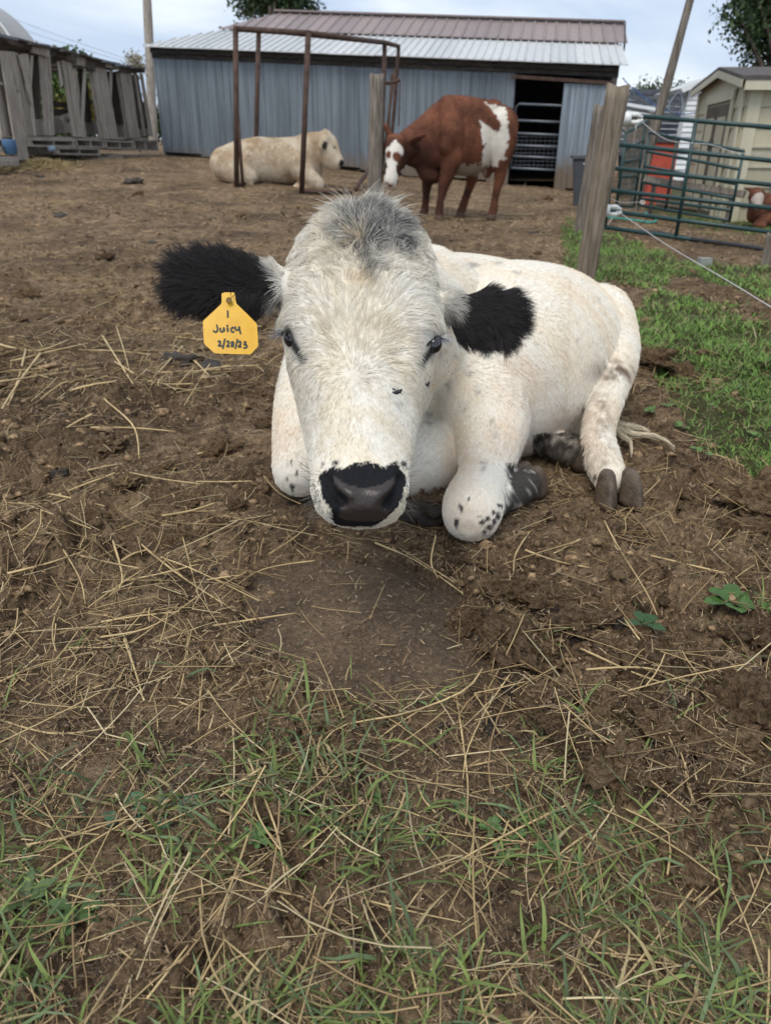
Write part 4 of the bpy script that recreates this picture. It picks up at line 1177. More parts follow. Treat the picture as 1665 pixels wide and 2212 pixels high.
# security camera with solar panel
cc = P(1613, 232, np.dot(S1 - CAM, F_) - .08)
scam = thing('security_camera', cc, 'white round security camera with a small solar panel on the shed corner', 'camera')
pc = P(1621, 215, np.dot(S1 - CAM, F_) - .12)
a_, b_ = R_ * .075 + U_ * -.008, U_ * .10 + R_ * -.014
mb = MB(); mb.add([pc - a_ - b_, pc + a_ - b_, pc + a_ + b_, pc - a_ + b_, pc - a_ - b_ + F_ * .02, pc + a_ - b_ + F_ * .02, pc + a_ + b_ + F_ * .02, pc - a_ + b_ + F_ * .02], [(3, 2, 1, 0), (4, 5, 6, 7), (0, 1, 5, 4), (1, 2, 6, 5), (2, 3, 7, 6), (3, 0, 4, 7)]); mb.build('panel_frame', M_WHITE_PL, scam)
pc2 = pc - F_ * .004
mb = MB(); mb.add([pc2 - a_ * .85 - b_ * .87, pc2 + a_ * .85 - b_ * .87, pc2 + a_ * .85 + b_ * .87, pc2 - a_ * .85 + b_ * .87], [(0, 1, 2, 3)]); mb.build('solar_panel', M_DARK, scam)
mb = MB(); mb.tube([cc - U_ * .13, cc - U_ * .125, cc - U_ * .09, cc - U_ * .04, cc + U_ * .02, cc + U_ * .07], [.01, .045, .07, .066, .05, .03], 16); mb.build('housing', M_WHITE_PL, scam, True)
lc = cc - U_ * .085 - F_ * .066
mb = MB(); mb.tube([lc, lc - F_ * .008], .018, 12); mb.build('lens', M_DARK, scam, True)

# ------------------------------------------------------------------ buildings behind the shed
def quad_prism(mb, pts, back):
    n = len(pts); mb.add(list(pts) + [p + back for p in pts], [tuple(range(n))[::-1], tuple(range(n, 2 * n))] + [(i, (i + 1) % n, n + (i + 1) % n, n + i) for i in range(n)])
house = thing('house', gz(P(1495, 400, 22)), 'white clapboard house gable showing between the dark roof and the beige shed', 'house')
M_WSID = m_sheet('white_siding', (.60, .62, .63), .6, .08)
for i in range(16):
    y0, y1 = 204 + i * 11.6, 204 + (i + 1) * 11.6
    xl = 1486 - i * 2.1
    mb = MB(); quad_prism(mb, [P(xl, y0, 22), P(1560, y0, 22), P(1560, y1 - .3, 21.96), P(xl - 2, y1 - .3, 21.96)], np.array([0, .03, 0])); mb.build('siding_board', M_WSID, house)
mb = MB(); quad_prism(mb, [P(1486, 200, 22.2), P(1562, 200, 22.2), P(1562, 400, 22.2), P(1440, 400, 22.2)], np.array([0, .2, 0])); mb.build('wall', M_WSID, house)
mb = MB(); quad_prism(mb, [P(1470, 191, 21.7), P(1560, 156, 21.7), P(1560, 164, 21.7), P(1474, 200, 21.7)], np.array([.3, 3.5, 0])); mb.build('roof', M_ROOFW, house)
mb = MB(); quad_prism(mb, [P(1486, 196, 22.02), P(1560, 166, 22.02), P(1560, 210, 22.02), P(1486, 206, 22.02)], np.array([0, .1, 0])); mb.build('gable_wall', M_WSID, house)
dark = thing('shingled_outbuilding', gz(P(1420, 400, 26)), 'outbuilding with a large dark shingled roof behind the leaning pole', 'building')
M_DSH = m_plain('dark_shingle', (.055, .06, .07), .85, .2, .35, 5)
for i in range(12):
    y0, y1 = 191 + i * 12.2, 191 + (i + 1) * 12.2
    d0_, d1_ = 27 - i * .22, 27 - (i + 1) * .22
    mb = MB(); quad_prism(mb, [P(1338, y0, d0_), P(1495, y0 + 4, d0_), P(1495, y1 + 3, d1_ - .03), P(1338, y1 - 1, d1_ - .03)], np.array([0, .12, .0])); mb.build('shingle_course', M_DSH, dark)
mb = MB(); quad_prism(mb, [P(1338, 330, 24.5), P(1495, 338, 24.5), P(1495, 400, 24.5), P(1338, 400, 24.5)], np.array([0, .2, 0])); mb.build('wall', M_INT, dark)
for i in range(13):
    a = P(1356 + i * 5.2, 236 + i * .6, 15.5); b = P(1352 + i * 5.2, 290, 15.5); b[2] = macro(b[0], b[1])
    if i == 0: pk_f = thing('picket_fence', gz(b), 'bit of pale grey picket fence behind the leaning pole', 'fence')
    mb = MB(); mb.beam(b, a, R_, .042, .015); mb.build('picket', M_WOOD, pk_f)
for y in (236, 252):
    mb = MB(); mb.beam(P(1353, y - 10, 15.4), P(1424, y + 2, 15.4), U_, .07, .02); mb.build('rail', M_WSID, pk_f)
# red box and lid
def box_thing(name, corners_px, dist, depth, mat_, label, cat, lid=None):
    pts = [P(x, y, dist) for x, y in corners_px]
    zb = macro(pts[2][0], pts[2][1])
    for q in pts[2:]: q[2] = min(q[2], zb)
    g = thing(name, gz((pts[2] + pts[3]) / 2), label, cat)
    mb = MB(); quad_prism(mb, pts, np.array([.1, depth, 0])); mb.build('body', mat_, g)
    if lid is not None:
        lp = [P(x, y, dist - .03) for x, y in lid]; mb = MB(); quad_prism(mb, lp, np.array([.1, depth + .06, 0])); mb.build('lid', M_DARK, g)
    return g
M_RED = m_plain('red_paint', (.42, .075, .05), .6, .3, .25, 4)
box_thing('red_bin', [(1415, 306), (1466, 308), (1456, 368), (1402, 362)], 13.2, .7, M_RED, 'faded red feed bin with a dark lid behind the gates', 'bin', [(1416, 300), (1469, 302), (1467, 309), (1414, 307)])
M_BIN = m_plain('black_bin', (.03, .033, .038), .5, .35, .3, 6)
bbx = G(1247, 402); bd = np.dot(bbx - CAM, F_)
box_thing('black_bin', [(1238, 342), (1266, 342), (1264, 404), (1243, 404)], min(bd, 11.5), .5, M_BIN, 'black wheeled bin standing by the grey fence post', 'bin', [(1234, 336), (1270, 336), (1270, 343), (1235, 343)])
# plank rail across the second gate
pr0, pr1 = P(1392, 386, 10.2), P(1607, 420, 9.2)
pl = thing('plank_rail', gz((pr0 + pr1) / 2), 'long weathered plank lying on trestle legs in front of the shed', 'plank')
mb = MB(); mb.beam(pr0, pr1, U_, .075, .05); mb.build('board', M_WOOD, pl)
for f in (.12, .9):
    q = pr0 + (pr1 - pr0) * f; mb = MB(); mb.beam([q[0], q[1] + .03, macro(q[0], q[1]) - .02], q + np.array([0, .03, 0]), R_, .05, .04); mb.build('leg', M_WOOD, pl)
# hose and blue rope
M_BLUE = m_plain('blue_rope', (.045, .12, .30), .6, .3, .2, 40)
def cord(name, pts, r, mat_, label, cat):
    mb = MB(); mb.tube(catmull(np.array(pts), 36), r, 6); return tag(mb.build(name, mat_, None, True), label, cat)
cord('blue_rope', [P(1344, 168, 15), P(1362, 188, 15), P(1400, 218, 15), P(1432, 236, 15), P(1475, 247, 15), P(1520, 240, 14.5), P(1540, 233, 13.2)], .012, M_BLUE, 'slack blue rope strung from the barn corner to the shed', 'rope')
cord('grey_cable', [P(1468, 194, 14.5), P(1450, 215, 14.5), P(1443, 235, 14.5), P(1455, 244, 14.5), P(1471, 236, 14.5), P(1473, 215, 14.5), P(1466, 196, 14.5)], .012, M_GALV, 'loop of grey cable hanging beside the leaning pole', 'cable')
M_TEAL = m_plain('teal_hose', (.05, .36, .30), .5, .4, .2, 10)
hs = [G(1392, 462), G(1410, 474), G(1416, 480), G(1402, 484), G(1360, 478), G(1300, 472)]
cord('garden_hose', [q + np.array([0, 0, .02]) for q in hs], .014, M_TEAL, 'teal garden hose curling on the dirt under the gate', 'hose')
hs = [G(1330, 500), G(1420, 508), G(1500, 522), G(1600, 536), G(1680, 550)]
cord('black_hose', [q + np.array([0, 0, .02]) for q in hs], .02, M_DARK, 'dark pipe lying along the soil bank under the gate', 'hose')
# log on the ground by the bench
lg0, lg1 = G(1420, 448), G(1545, 462)
lg = thing('log', gz((lg0 + lg1) / 2), 'stripped log lying on the dirt under the second gate', 'log')
mb = MB(); mb.tube([lg0 + np.array([0, 0, .05]), lg1 + np.array([0, 0, .05])], [.06, .05], 10); mb.build('trunk', M_POST, lg, True)
# pale block in the turf
bk = G(1520, 570); bb_ = thing('concrete_block', bk, 'pale square block half sunk in the turf', 'block')
mb = MB(); mb.beam(bk + np.array([0, 0, -.02]), bk + np.array([0, 0, .045]), R_, .09, .07); mb.build('block', m_plain('concrete', (.28, .29, .27), .9, .2, .2, 30), bb_)
# ------------------------------------------------------------------ the white cow lying in front
def W(*p): return np.array(p, float)
HY  = [450, 456, 465, 480, 505, 545, 600, 660, 700, 730, 765, 820, 880, 940, 990, 1020, 1060, 1100, 1122, 1136, 1143]
HXL = [758, 732, 709, 684, 658, 634, 618, 612, 607, 610, 617, 629, 643, 656, 667, 671, 671, 682, 702, 730, 770]
HXR = [812, 838, 860, 885, 909, 930, 943, 948, 951, 949, 942, 929, 915, 900, 888, 884, 883, 874, 857, 832, 795]
HDF = [1.335, 1.312, 1.292, 1.270, 1.250, 1.234, 1.222, 1.216, 1.213, 1.210, 1.205, 1.195, 1.183, 1.168, 1.153, 1.140, 1.122, 1.127, 1.143, 1.165, 1.19]
HSD = [.03, .045, .055, .07, .078, .082, .085, .09, .092, .095, .098, .105, .105, .098, .088, .082, .075, .070, .058, .04, .02]
HBK = [.03, .06, .08, .11, .13, .15, .16, .17, .17, .17, .165, .155, .14, .12, .10, .085, .07, .06, .05, .035, .02]
HPW = [2.2, 2.2, 2.3, 2.4, 2.5, 2.6, 2.7, 2.7, 2.7, 2.6, 2.5, 2.25, 2.1, 2.1, 2.2, 2.3, 2.4, 2.4, 2.3, 2.2, 2.2]
def hv(tab, y): return np.interp(y, HY, tab)
NOSTRIL_L = [(719, 1030), (722, 1050), (735, 1063), (750, 1078)]
NOSTRIL_R = [(854, 1028), (851, 1047), (839, 1067), (825, 1082)]
_mz = lambda L: [(633.5 + .17296 * a, 950.3 + .17296 * b) for a, b in L]
PLANUM = _mz([(490, 430), (560, 500), (720, 580), (900, 600), (1080, 570), (1200, 500), (1275, 440), (1265, 560), (1190, 680), (1110, 780), (1090, 860),
              (1210, 890), (1180, 980), (1060, 1010), (900, 1020), (650, 1000), (570, 960), (580, 850), (690, 800), (690, 730), (600, 650), (512, 560)])
BLACKNOSE = _mz([(365, 400), (480, 330), (560, 350), (700, 310), (850, 285), (920, 265), (1000, 300), (1100, 320), (1200, 315), (1300, 265), (1330, 350), (1400, 440),
                 (1412, 560), (1350, 760), (1280, 870), (1180, 960), (1060, 1045), (900, 1080), (640, 1080), (500, 1040), (450, 960), (470, 880), (375, 740), (335, 560), (345, 460)])
def head_shape():
    ny, nt = 300, 200
    ys = np.linspace(450.5, 1142.5, ny)
    th = np.linspace(0, 2 * math.pi, nt, endpoint=False)
    pw = hv(HPW, ys)[:, None]
    cs, sn = np.cos(th)[None], np.sin(th)[None]
    cs = np.sign(cs) * np.abs(cs) ** (2 / pw); sn_ = np.sign(sn) * np.abs(sn) ** (2 / pw)
    xl, xr = hv(HXL, ys)[:, None], hv(HXR, ys)[:, None]
    px = (xl + xr) / 2 + (xr - xl) / 2 * cs
    df, sdp, bk = hv(HDF, ys)[:, None], hv(HSD, ys)[:, None], hv(HBK, ys)[:, None]
    dc = df + sdp
    dep = np.where(sn > 0, dc - sdp * sn_, dc - bk * sn_)
    py = np.broadcast_to(ys[:, None], px.shape).copy()
    fw = np.clip(sn * 3, 0, 1)                       # front weight
    def gb(x, y, sx, sy): return np.exp(-((px - x) / sx) ** 2 - ((py - y) / sy) ** 2)
    # brow and orbits, hollows, nose bridge
    for x, s in ((640, -1), (922, 1)):
        dep = dep - fw * 0.013 * gb(x, 690, 30, 32)
        dep = dep + fw * 0.012 * gb(x - s * 2, 775, 18, 40)
    px = px - 5 * gb(610, 695, 25, 26) + 5 * gb(950, 700, 25, 26)
    dep = dep + fw * 0.006 * gb(705, 760, 26, 60) + fw * 0.006 * gb(862, 765, 26, 60)
    dep = dep - fw * 0.010 * gb(775, 880, 55, 130)
    dep = dep + fw * 0.009 * gb(680, 900, 26, 70) + fw * 0.009 * gb(872, 900, 26, 70)
    dep = dep - fw * 0.007 * gb(781, 480, 70, 50)
    # muzzle
    for N_, s in ((NOSTRIL_L, -1), (NOSTRIL_R, 1)):
        sh = [(x + s * 9, y + 7) for x, y in N_]
        d1 = poly_dist(px, py, sh)
        dep = dep + fw * 0.026 * np.exp(-(d1 / 8.5) ** 2)
        ins = [(x - s * 8, y - 6) for x, y in N_]
        dep = dep - fw * 0.007 * np.exp(-(poly_dist(px, py, ins) / 9) ** 2)
        dep = dep - fw * 0.008 * gb(787 + s * 76, 1062, 16, 34)
    dep = dep - fw * 0.005 * gb(787, 1085, 38, 26) + fw * 0.004 * gb(787, 1045, 9, 30)
    mouth = [(722, 1118), (750, 1123), (787, 1125), (825, 1123), (848, 1116)]
    dep = dep + fw * 0.010 * np.exp(-(poly_dist(px, py, mouth) / 3.2) ** 2)
    V = P(px, py, dep).reshape(-1, 3)
    F = []
    for i in range(ny - 1):
        for j in range(nt):
            F.append((i * nt + j, i * nt + (j + 1) % nt, (i + 1) * nt + (j + 1) % nt, (i + 1) * nt + j))
    F.append(tuple(range(nt))[::-1]); F.append(tuple((ny - 1) * nt + j for j in range(nt)))
    return V, F
def ear_shape(st):
    """stations: px, py, depth, half height (px), thickness (m)"""
    st = catmull(np.array(st, float), 30)
    c = P(st[:, 0], st[:, 1], st[:, 2])
    A = np.broadcast_to(U_, c.shape); tg = nrm(np.gradient(c, axis=0))
    A = nrm(A - tg * (A * tg).sum(1, keepdims=True)); B = np.cross(tg, A)
    return loft(c, A, B, np.maximum(st[:, 3], 2) / 1600 * st[:, 2], np.maximum(st[:, 4], .004), n=32, power=2.0)
EAR_L = [(640, 614, 1.32, 34, .040), (606, 616, 1.29, 35, .032), (572, 616, 1.27, 40, .024), (525, 614, 1.245, 56, .017), (465, 612, 1.22, 64, .015), (415, 604, 1.205, 58, .014), (388, 592, 1.20, 36, .011), (377, 588, 1.20, 10, .006)]
EAR_R = [(915, 645, 1.32, 32, .040), (948, 654, 1.31, 27, .030), (980, 668, 1.315, 29, .020), (1012, 684, 1.325, 47, .016), (1048, 690, 1.335, 59, .015), (1082, 676, 1.345, 54, .013), (1104, 660, 1.35, 32, .009), (1112, 652, 1.352, 8, .006)]
AX, LAT = nrm(W(.62, .78, 0)), nrm(W(.78, -.62, 0))
ZUP = W(0, 0, 1)
tc_ = [(-.075, 1.93, .25, .15, .15), (-.045, 1.99, .255, .22, .21), (.03, 2.11, .26, .28, .25), (.11, 2.25, .26, .315, .262), (.21, 2.40, .25, .345, .252), (.31, 2.53, .24, .35, .24),
       (.41, 2.66, .22, .33, .22), (.50, 2.78, .20, .28, .19), (.57, 2.87, .18, .2, .15), (.60, 2.91, .17, .1, .08)]
tc_ = np.array(tc_)
torso = loft(tc_[:, :3], LAT, ZUP, tc_[:, 3], tc_[:, 4], n=48, steps=50, power=2.15)
def ellip(c, a, b, ra, rb, rc, k=24):
    t = np.cos(np.linspace(math.pi - .12, .12, k))
    q = np.sqrt(1 - t * t)
    return c + np.outer(t * ra, a), b, ZUP, rb * q, rc * q
BELLY = ellip(W(.375, 2.235, .215), AX, LAT, .46, .305, .285)
BRISKET = ellip(P(905, 985, 1.99), AX, LAT, .2, .15, .11)
shapes = [head_shape(), ear_shape(EAR_L), ear_shape(EAR_R), torso,
    # neck
    limb([P(781, 640, 1.34), P(783, 660, 1.50), W(-.02, 1.72, .43), W(.02, 1.95, .36), W(.08, 2.15, .33)], [.10, .135, .165, .205, .23], steps=30),
    limb([P(781, 760, 1.36), W(-.03, 1.62, .33), W(-.02, 1.92, .25)], [.07, .11, .16], steps=20),
    # belly bulging to the near side
    loft(*BELLY, n=48, power=2.2), loft(*BRISKET, n=32),
    # near foreleg (image right): shoulder, elbow, knee; folded cannon and foot
    limb([W(.14, 2.14, .30), W(.215, 2.0, .235), W(.262, 1.85, .165), W(.262, 1.77, .13), W(.235, 1.64, .088), W(.203, 1.53, .07), W(.193, 1.485, .064)], [.19, .165, .118, .090, .063, .070, .067], steps=30),
    limb([W(.195, 1.50, .055), W(.25, 1.575, .050), W(.315, 1.645, .046), W(.345, 1.685, .046)], [.055, .042, .042, .042], steps=16),
    # far foreleg (image left)
    limb([W(-.10, 2.08, .30), W(-.17, 1.95, .235), W(-.205, 1.84, .165), W(-.215, 1.74, .09), W(-.215, 1.70, .07)], [.16, .12, .09, .072, .068], steps=26),
    limb([W(-.21, 1.71, .06), W(-.15, 1.84, .05), W(-.10, 1.95, .05)], [.055, .042, .042], steps=12),
    # hind leg: thigh, stifle, shank, fetlock
    limb([W(.58, 2.75, .20), W(.66, 2.52, .26), P(1296, 682, 2.38), P(1318, 735, 2.27), P(1324, 785, 2.18), P(1312, 850, 2.09), P(1292, 930, 2.0), P(1300, 995, 1.925), P(1316, 1032, 1.885)],
         [.16, .13, .098, .083, .068, .050, .042, .046, .042], steps=44),
    # other hind pastern showing below the belly
    limb([W(.40, 2.03, .055), W(.47, 1.96, .05), W(.515, 1.92, .047)], [.05, .042, .038], steps=12),
]
HV, HQ = remesh(shapes, 0.0049, smooth=3)
HN = vert_normals(HV, HQ)
hx, hy, hd = proj(HV)
gmin = macro(HV[:, 0], HV[:, 1])
HV[:, 2] = np.maximum(HV[:, 2], gmin - 0.03)
is_head = (hd < 1.56) & (hx > hv(HXL, hy) - 10) & (hx < hv(HXR, hy) + 10) & (hy > 400) & (hy < 1155)
is_ear = (hd < 1.48) & ~is_head & (hy < 800) & (hy > 500)
is_body = ~is_head & ~is_ear
def spots(x, y, L, soft=1.5):
    m = np.zeros(x.shape)
    for (a, b, r, *e) in L:
        rx, ry = (r, e[0]) if e else (r, r)
        m = np.maximum(m, 1 - sstep(1 - soft / (2 * min(rx, ry)), 1 + soft / (2 * min(rx, ry)), np.hypot((x - a) / rx, (y - b) / ry)))
    return m
KNEE_SPOTS = [(993, 1097, 5, 7), (988, 1131, 7, 11), (1030, 1112, 3, 4), (1040, 1127, 6, 7), (1052, 1118, 5, 6), (1056, 1138, 8, 7), (1066, 1126, 5, 8), (1064, 1103, 4, 5), (1010, 1076, 4, 4), (1047, 1151, 5, 5),
              (631, 996, 3, 4), (638, 1016, 4, 6), (625, 1038, 4, 6), (636, 1054, 5, 8), (648, 1000, 2, 3), (1074, 1112, 6, 9), (1078, 1090, 5, 5)]
HOOF_SPOTS = [(1285, 1030, 8, 6), (1310, 1028, 5, 5), (1296, 1043, 4, 3), (1318, 1046, 6, 4), (1278, 1055, 9, 5), (1296, 1062, 14, 5), (1325, 1060, 10, 6), (1345, 1040, 8, 7)]
SMUDGE = [(1005, 795, 9, 13), (1015, 808, 6, 8), (985, 770, 6, 6), (1032, 845, 8, 10), (968, 830, 7, 10), (1000, 880, 9, 12), (1062, 905, 6, 14), (1070, 935, 5, 12), (1045, 1010, 6, 10), (950, 760, 6, 8),
          (1090, 690, 10, 4), (1020, 575, 14, 5), (1075, 570, 10, 4), (1120, 590, 8, 4), (1052, 770, 8, 6), (1155, 745, 4, 4), (930, 905, 10, 15), (1290, 645, 4, 5), (1250, 735, 3, 4)]
def coat_color(p, head, ear, body):
    """albedo of the coat at a point"""
    x, y, d = proj(p)
    n = len(p)
    q = p * 1.0
    n1 = fbm(q[:, 0] * 7 + q[:, 2] * 5, q[:, 1] * 7 + 3.1, 3, 3)
    n2 = fbm(q[:, 0] * 34 + q[:, 2] * 21, q[:, 1] * 34 + q[:, 2] * 13, 3, 9)
    white, cream, tan = W(.83, .78, .685), W(.81, .70, .55), W(.68, .50, .36)
    c = np.repeat(white[None], n, 0)
    def mixin(m, k):
        m = np.clip(m, 0, 1)[:, None]
        return c * (1 - m) + np.asarray(k)[None] * m
    c = mixin(.35 + n1 * .8 + n2 * .25, cream)
    # pinkish tan on the legs and flank folds
    tz = spots(x, y, [(1085, 935, 45, 50), (990, 1000, 40, 60), (620, 955, 30, 36), (1120, 830, 70, 60), (1230, 930, 60, 60), (1010, 1120, 60, 30)], 40)
    c = np.where(body[:, None], mixin(tz * (.30 + n2 * .12), tan), c)
    sm = spots(x + n2 * 5, y + n2 * 6, SMUDGE, 7)
    c = np.where(body[:, None], mixin(sm * .55 * (.7 + n2), W(.16, .17, .19)), c)
    dirt = spots(x, y, [(1325, 800, 42, 22), (1285, 985, 40, 34), (1300, 905, 25, 50)], 40) * (d > 1.6)
    c = np.where(body[:, None], mixin(dirt * (.55 + n2 * .9) * np.where(y > 870, .5, .95), W(.19, .135, .10)), c)
    bs = np.maximum(spots(x + n2 * 7, y + n1 * 5 + n2 * 5, KNEE_SPOTS, 3), spots(x + n2 * 9, y + n2 * 5, HOOF_SPOTS, 4))
    c = np.where(body[:, None], mixin(bs * .95, W(.022, .022, .025)), c)
    foot = body & (x > 1076) & (x < 1200) & (y > 1000) & (y < 1165) & (d < 1.95) & (p[:, 1] > 1.515)
    fm = np.where(foot, np.clip(sstep(1080, 1108, x) * 1.25 + n2 * 1.5, 0, 1), 0)
    c = mixin(fm * .95, W(.022, .02, .02))
    pst = (body & (x > 1150) & (x < 1262) & (y > 935) & (p[:, 2] < .10) & (d > 1.9))
    c = mixin(pst * np.clip(.9 + n2 * .3, 0, .98), W(.022, .018, .016))
    # head: cream and grey, dark poll, black nose
    hc = W(.77, .685, .54)
    g = np.clip(.42 + n1 * .7 + n2 * .5, 0, 1)[:, None]
    ch = hc[None] * g + W(.79, .755, .675)[None] * (1 - g)
    grey = np.clip(.0 + n2 * .12 + spots(x, y, [(655, 890, 40, 90), (900, 880, 30, 80), (775, 815, 22, 30)], 60) * .22, 0, .4)[:, None]
    ch = ch * (1 - grey) + W(.27, .27, .27)[None] * grey
    pk = spots(x, y, [(797, 505, 52, 50), (775, 478, 46, 24), (840, 485, 46, 24), (800, 570, 24, 36), (862, 520, 34, 20), (748, 512, 26, 20)], 34) * (.85 + n2 * .7)
    pk = np.clip(pk, 0, .93)[:, None]
    ch = ch * (1 - pk) + W(.06, .062, .07)[None] * pk
    tuft = (spots(x, y, [(770, 606, 22, 9), (795, 612, 9, 6), (775, 520, 10, 14)], 12) * .8)[:, None]
    ch = ch * (1 - tuft) + W(.66, .52, .33)[None] * tuft
    eyed = np.maximum(np.exp(-(poly_dist(x, y, [(622, 716), (630, 738), (641, 757), (655, 774)]) / 10) ** 2), np.exp(-(poly_dist(x, y, [(943, 732), (937, 750), (925, 767), (913, 781)]) / 9) ** 2))[:, None]
    ch = ch * (1 - np.clip(eyed * 1.2, 0, .97)) + W(.02, .02, .022)[None] * np.clip(eyed * 1.2, 0, .97)
    bk_ = in_poly(x + n2 * 3, y + n2 * 3, BLACKNOSE)
    ch = np.where(bk_[:, None], W(.012, .012, .014)[None], ch)
    dots = spots(x, y, [(680, 1050, 4, 3), (684, 1062, 5, 3), (679, 1075, 4, 4), (690, 1085, 5, 3), (676, 1040, 4, 2), (880, 1070, 4, 5), (884, 1088, 5, 6), (697, 1002, 4, 3), (725, 1000, 9, 5), (872, 1002, 8, 6)], 3)[:, None]
    ch = ch * (1 - dots) + W(.02, .02, .02)[None] * dots
    c = np.where(head[:, None], ch, c)
    # ears: black with a white root
    eL = x < 780
    wob = n2 * 26
    edge = np.where(eL, 596 + (y - 600) * .10, 962 - (y - 650) * .05)
    blk = np.where(eL, sstep(edge + 10, edge - 12, x + wob), sstep(edge - 8, edge + 12, x + wob))[:, None]
    ce = W(.60, .565, .50)[None] * (1 - blk) + W(.026, .023, .023)[None] * blk
    c = np.where(ear[:, None], ce, c)
    return np.clip(c, .006, .86)
HC = coat_color(HV, is_head, is_ear, is_body)
planum = is_head & in_poly(hx, hy, PLANUM)
HC[planum] = W(.040, .031, .028)
# skin material: wet on the nose pad
def m_hide():
    m, nt, b = mat_new('cow_hide', 0.8, 0.15); t = NT(nt)
    a = t.n('ShaderNodeAttribute', attribute_name='Col').outputs['Color']
    v = t.coord('Object')
    f = t.noise(v, 140, 4, 0.6)
    c = t.mix(1.0, a, t.ramp(f, [(0.2, (.8,) * 3), (0.8, (1.12,) * 3)]), 'MULTIPLY')
    t.l(c, b.inputs['Base Color'])
    w = t.n('ShaderNodeAttribute', attribute_name='wet').outputs['Fac']
    t.l(t.math('SUBTRACT', 0.85, t.math('MULTIPLY', w, 0.49)), b.inputs['Roughness'])
    t.l(t.math('ADD', 0.15, t.math('MULTIPLY', w, 0.25)), b.inputs['Specular IOR Level'])
    vo = t.n('ShaderNodeTexVoronoi', {'Vector': v, 'Scale': 260.0}).outputs['Distance']
    t.bump(t.mix(w, f, vo), 0.16, 0.002, b)
    return m
cow = thing('white_cow', (0.25, 2.3, 0), 'white cow with black ears and a black nose lying with her head towards us', 'cow')
bme = raw_mesh('body', HV, HQ, True, HC)
wa_ = bme.attributes.new('wet', 'FLOAT', 'POINT'); wa_.data.foreach_set('value', planum.astype(np.float32))
body = add_obj('body', bme, m_hide(), cow)

# ---- fur
to_cam = nrm(CAM - HV)
facing = (HN * to_cam).sum(1)
vis = sstep(-.55, -.1, facing)
def fur(name, mask, count, length, flowfn, seed, **kw):
    w = mask * vis
    r, n_, idx, Wt = sample_surface(HV, HQ, HN, w, count)
    hf = is_head[idx[:, 0]]; ef = is_ear[idx[:, 0]]
    c = coat_color(r, hf, ef, ~(hf | ef))
    x, y, d = proj(r)
    rr = np.random.default_rng(seed)
    fl = flowfn(r, x, y, d, n_)
    L = length(x, y, rr) if callable(length) else length * (.6 + .6 * rr.random(count))
    c = c * np.where((c.mean(1) < .06), .5 + 1.5 * rr.random(count), 0.90 + .22 * rr.random(count))[:, None]
    k = kw.pop('tint', None)
    if k is not None: c = k(c, x, y, rr)
    kw2 = {a: (b(x, y) if callable(b) else b) for a, b in kw.items()}
    return make_hair(name, cow, M_FUR, r, n_, fl, L, np.clip(c, .006, .9), seed=seed, **kw2)
def px_dir(dx, dy): return dx[:, None] * R_ - dy[:, None] * U_
def flow_face(r, x, y, d, n_):
    dx, dy = x - 764, y - 811
    rad = np.hypot(dx, dy) + 1
    ux, uy = dx / rad, dy / rad
    lat = np.clip(np.abs(x - 779) / 165, 0, 1)
    uy = np.where(y < 811, uy + lat ** 2 * 1.15 * sstep(560, 640, y), uy + .35)
    ux = np.where(y > 850, ux * .75, ux)
    # poll: up and outwards, tousled
    pol = sstep(615, 560, y)
    px_, py_ = (x - 788) / 90, np.full(len(x), -1.0) + np.abs(x - 788) / 85
    ux = ux * (1 - pol) + px_ * pol; uy = uy * (1 - pol) + py_ * pol
    a = (fbm(x / 45, y / 45, 3, 21) * 1.0 + fbm(x / 14, y / 14, 2, 33) * .5) * (.38 + 1.9 * pol)
    ca, sa = np.cos(a), np.sin(a)
    return px_dir(ux * ca - uy * sa, ux * sa + uy * ca)
def face_len(x, y, rr):
    cen_ = np.exp(-((x - 788) / 75) ** 2)
    L = .011 + .010 * sstep(860, 720, y) + .014 * sstep(600, 500, y) * cen_ - .003 * sstep(940, 1010, y)
    ed_ = np.minimum(np.hypot(x - 630, y - 730), np.hypot(x - 936, y - 743))
    L = L * (.4 + .6 * sstep(18, 55, ed_))
    return L * (.55 + .75 * rr.random(len(x))) * np.where(rr.random(len(x)) < .06 * sstep(560, 470, y) * cen_, 1.7, 1)
def grey_hairs(c, x, y, rr):
    g = rr.random(len(x)) < (.035 + .10 * sstep(620, 560, y))
    c[g] = c[g] * .45
    w_ = (rr.random(len(x)) < .26 * sstep(600, 520, y)) & (y < 600) & (c.mean(1) < .3)
    c[w_] = W(.50, .485, .44) * (.6 + .5 * rr.random(w_.sum()))[:, None]
    return c
nose_bare = (in_poly(hx, hy, PLANUM) | (np.minimum(poly_dist(hx, hy, [(a - 9, b + 7) for a, b in NOSTRIL_L]), poly_dist(hx, hy, [(a + 9, b + 7) for a, b in NOSTRIL_R])) < 12)) & is_head
eye_bare = (np.minimum(poly_dist(hx, hy, [(624, 722), (634, 742)]), poly_dist(hx, hy, [(942, 736), (934, 754)])) < 17) | (np.minimum(poly_dist(hx, hy, [(634, 742), (652, 770)]), poly_dist(hx, hy, [(934, 754), (916, 779)])) < 8)
hm = (is_head & ~nose_bare & ~eye_bare).astype(float) * (1 + 1.2 * sstep(600, 520, hy)) * np.where(in_poly(hx, hy, BLACKNOSE), .5, 1)
fur('face_fur', hm, 52000, face_len, flow_face, 1, rad=.00042, lift0=lambda x, y: .45 + .5 * sstep(600, 480, y) * np.exp(-((x - 788) / 80) ** 2), lift1=lambda x, y: .06 + .5 * sstep(540, 450, y) * np.exp(-((x - 788) / 80) ** 2), wave=.22, npts=6, tint=grey_hairs)
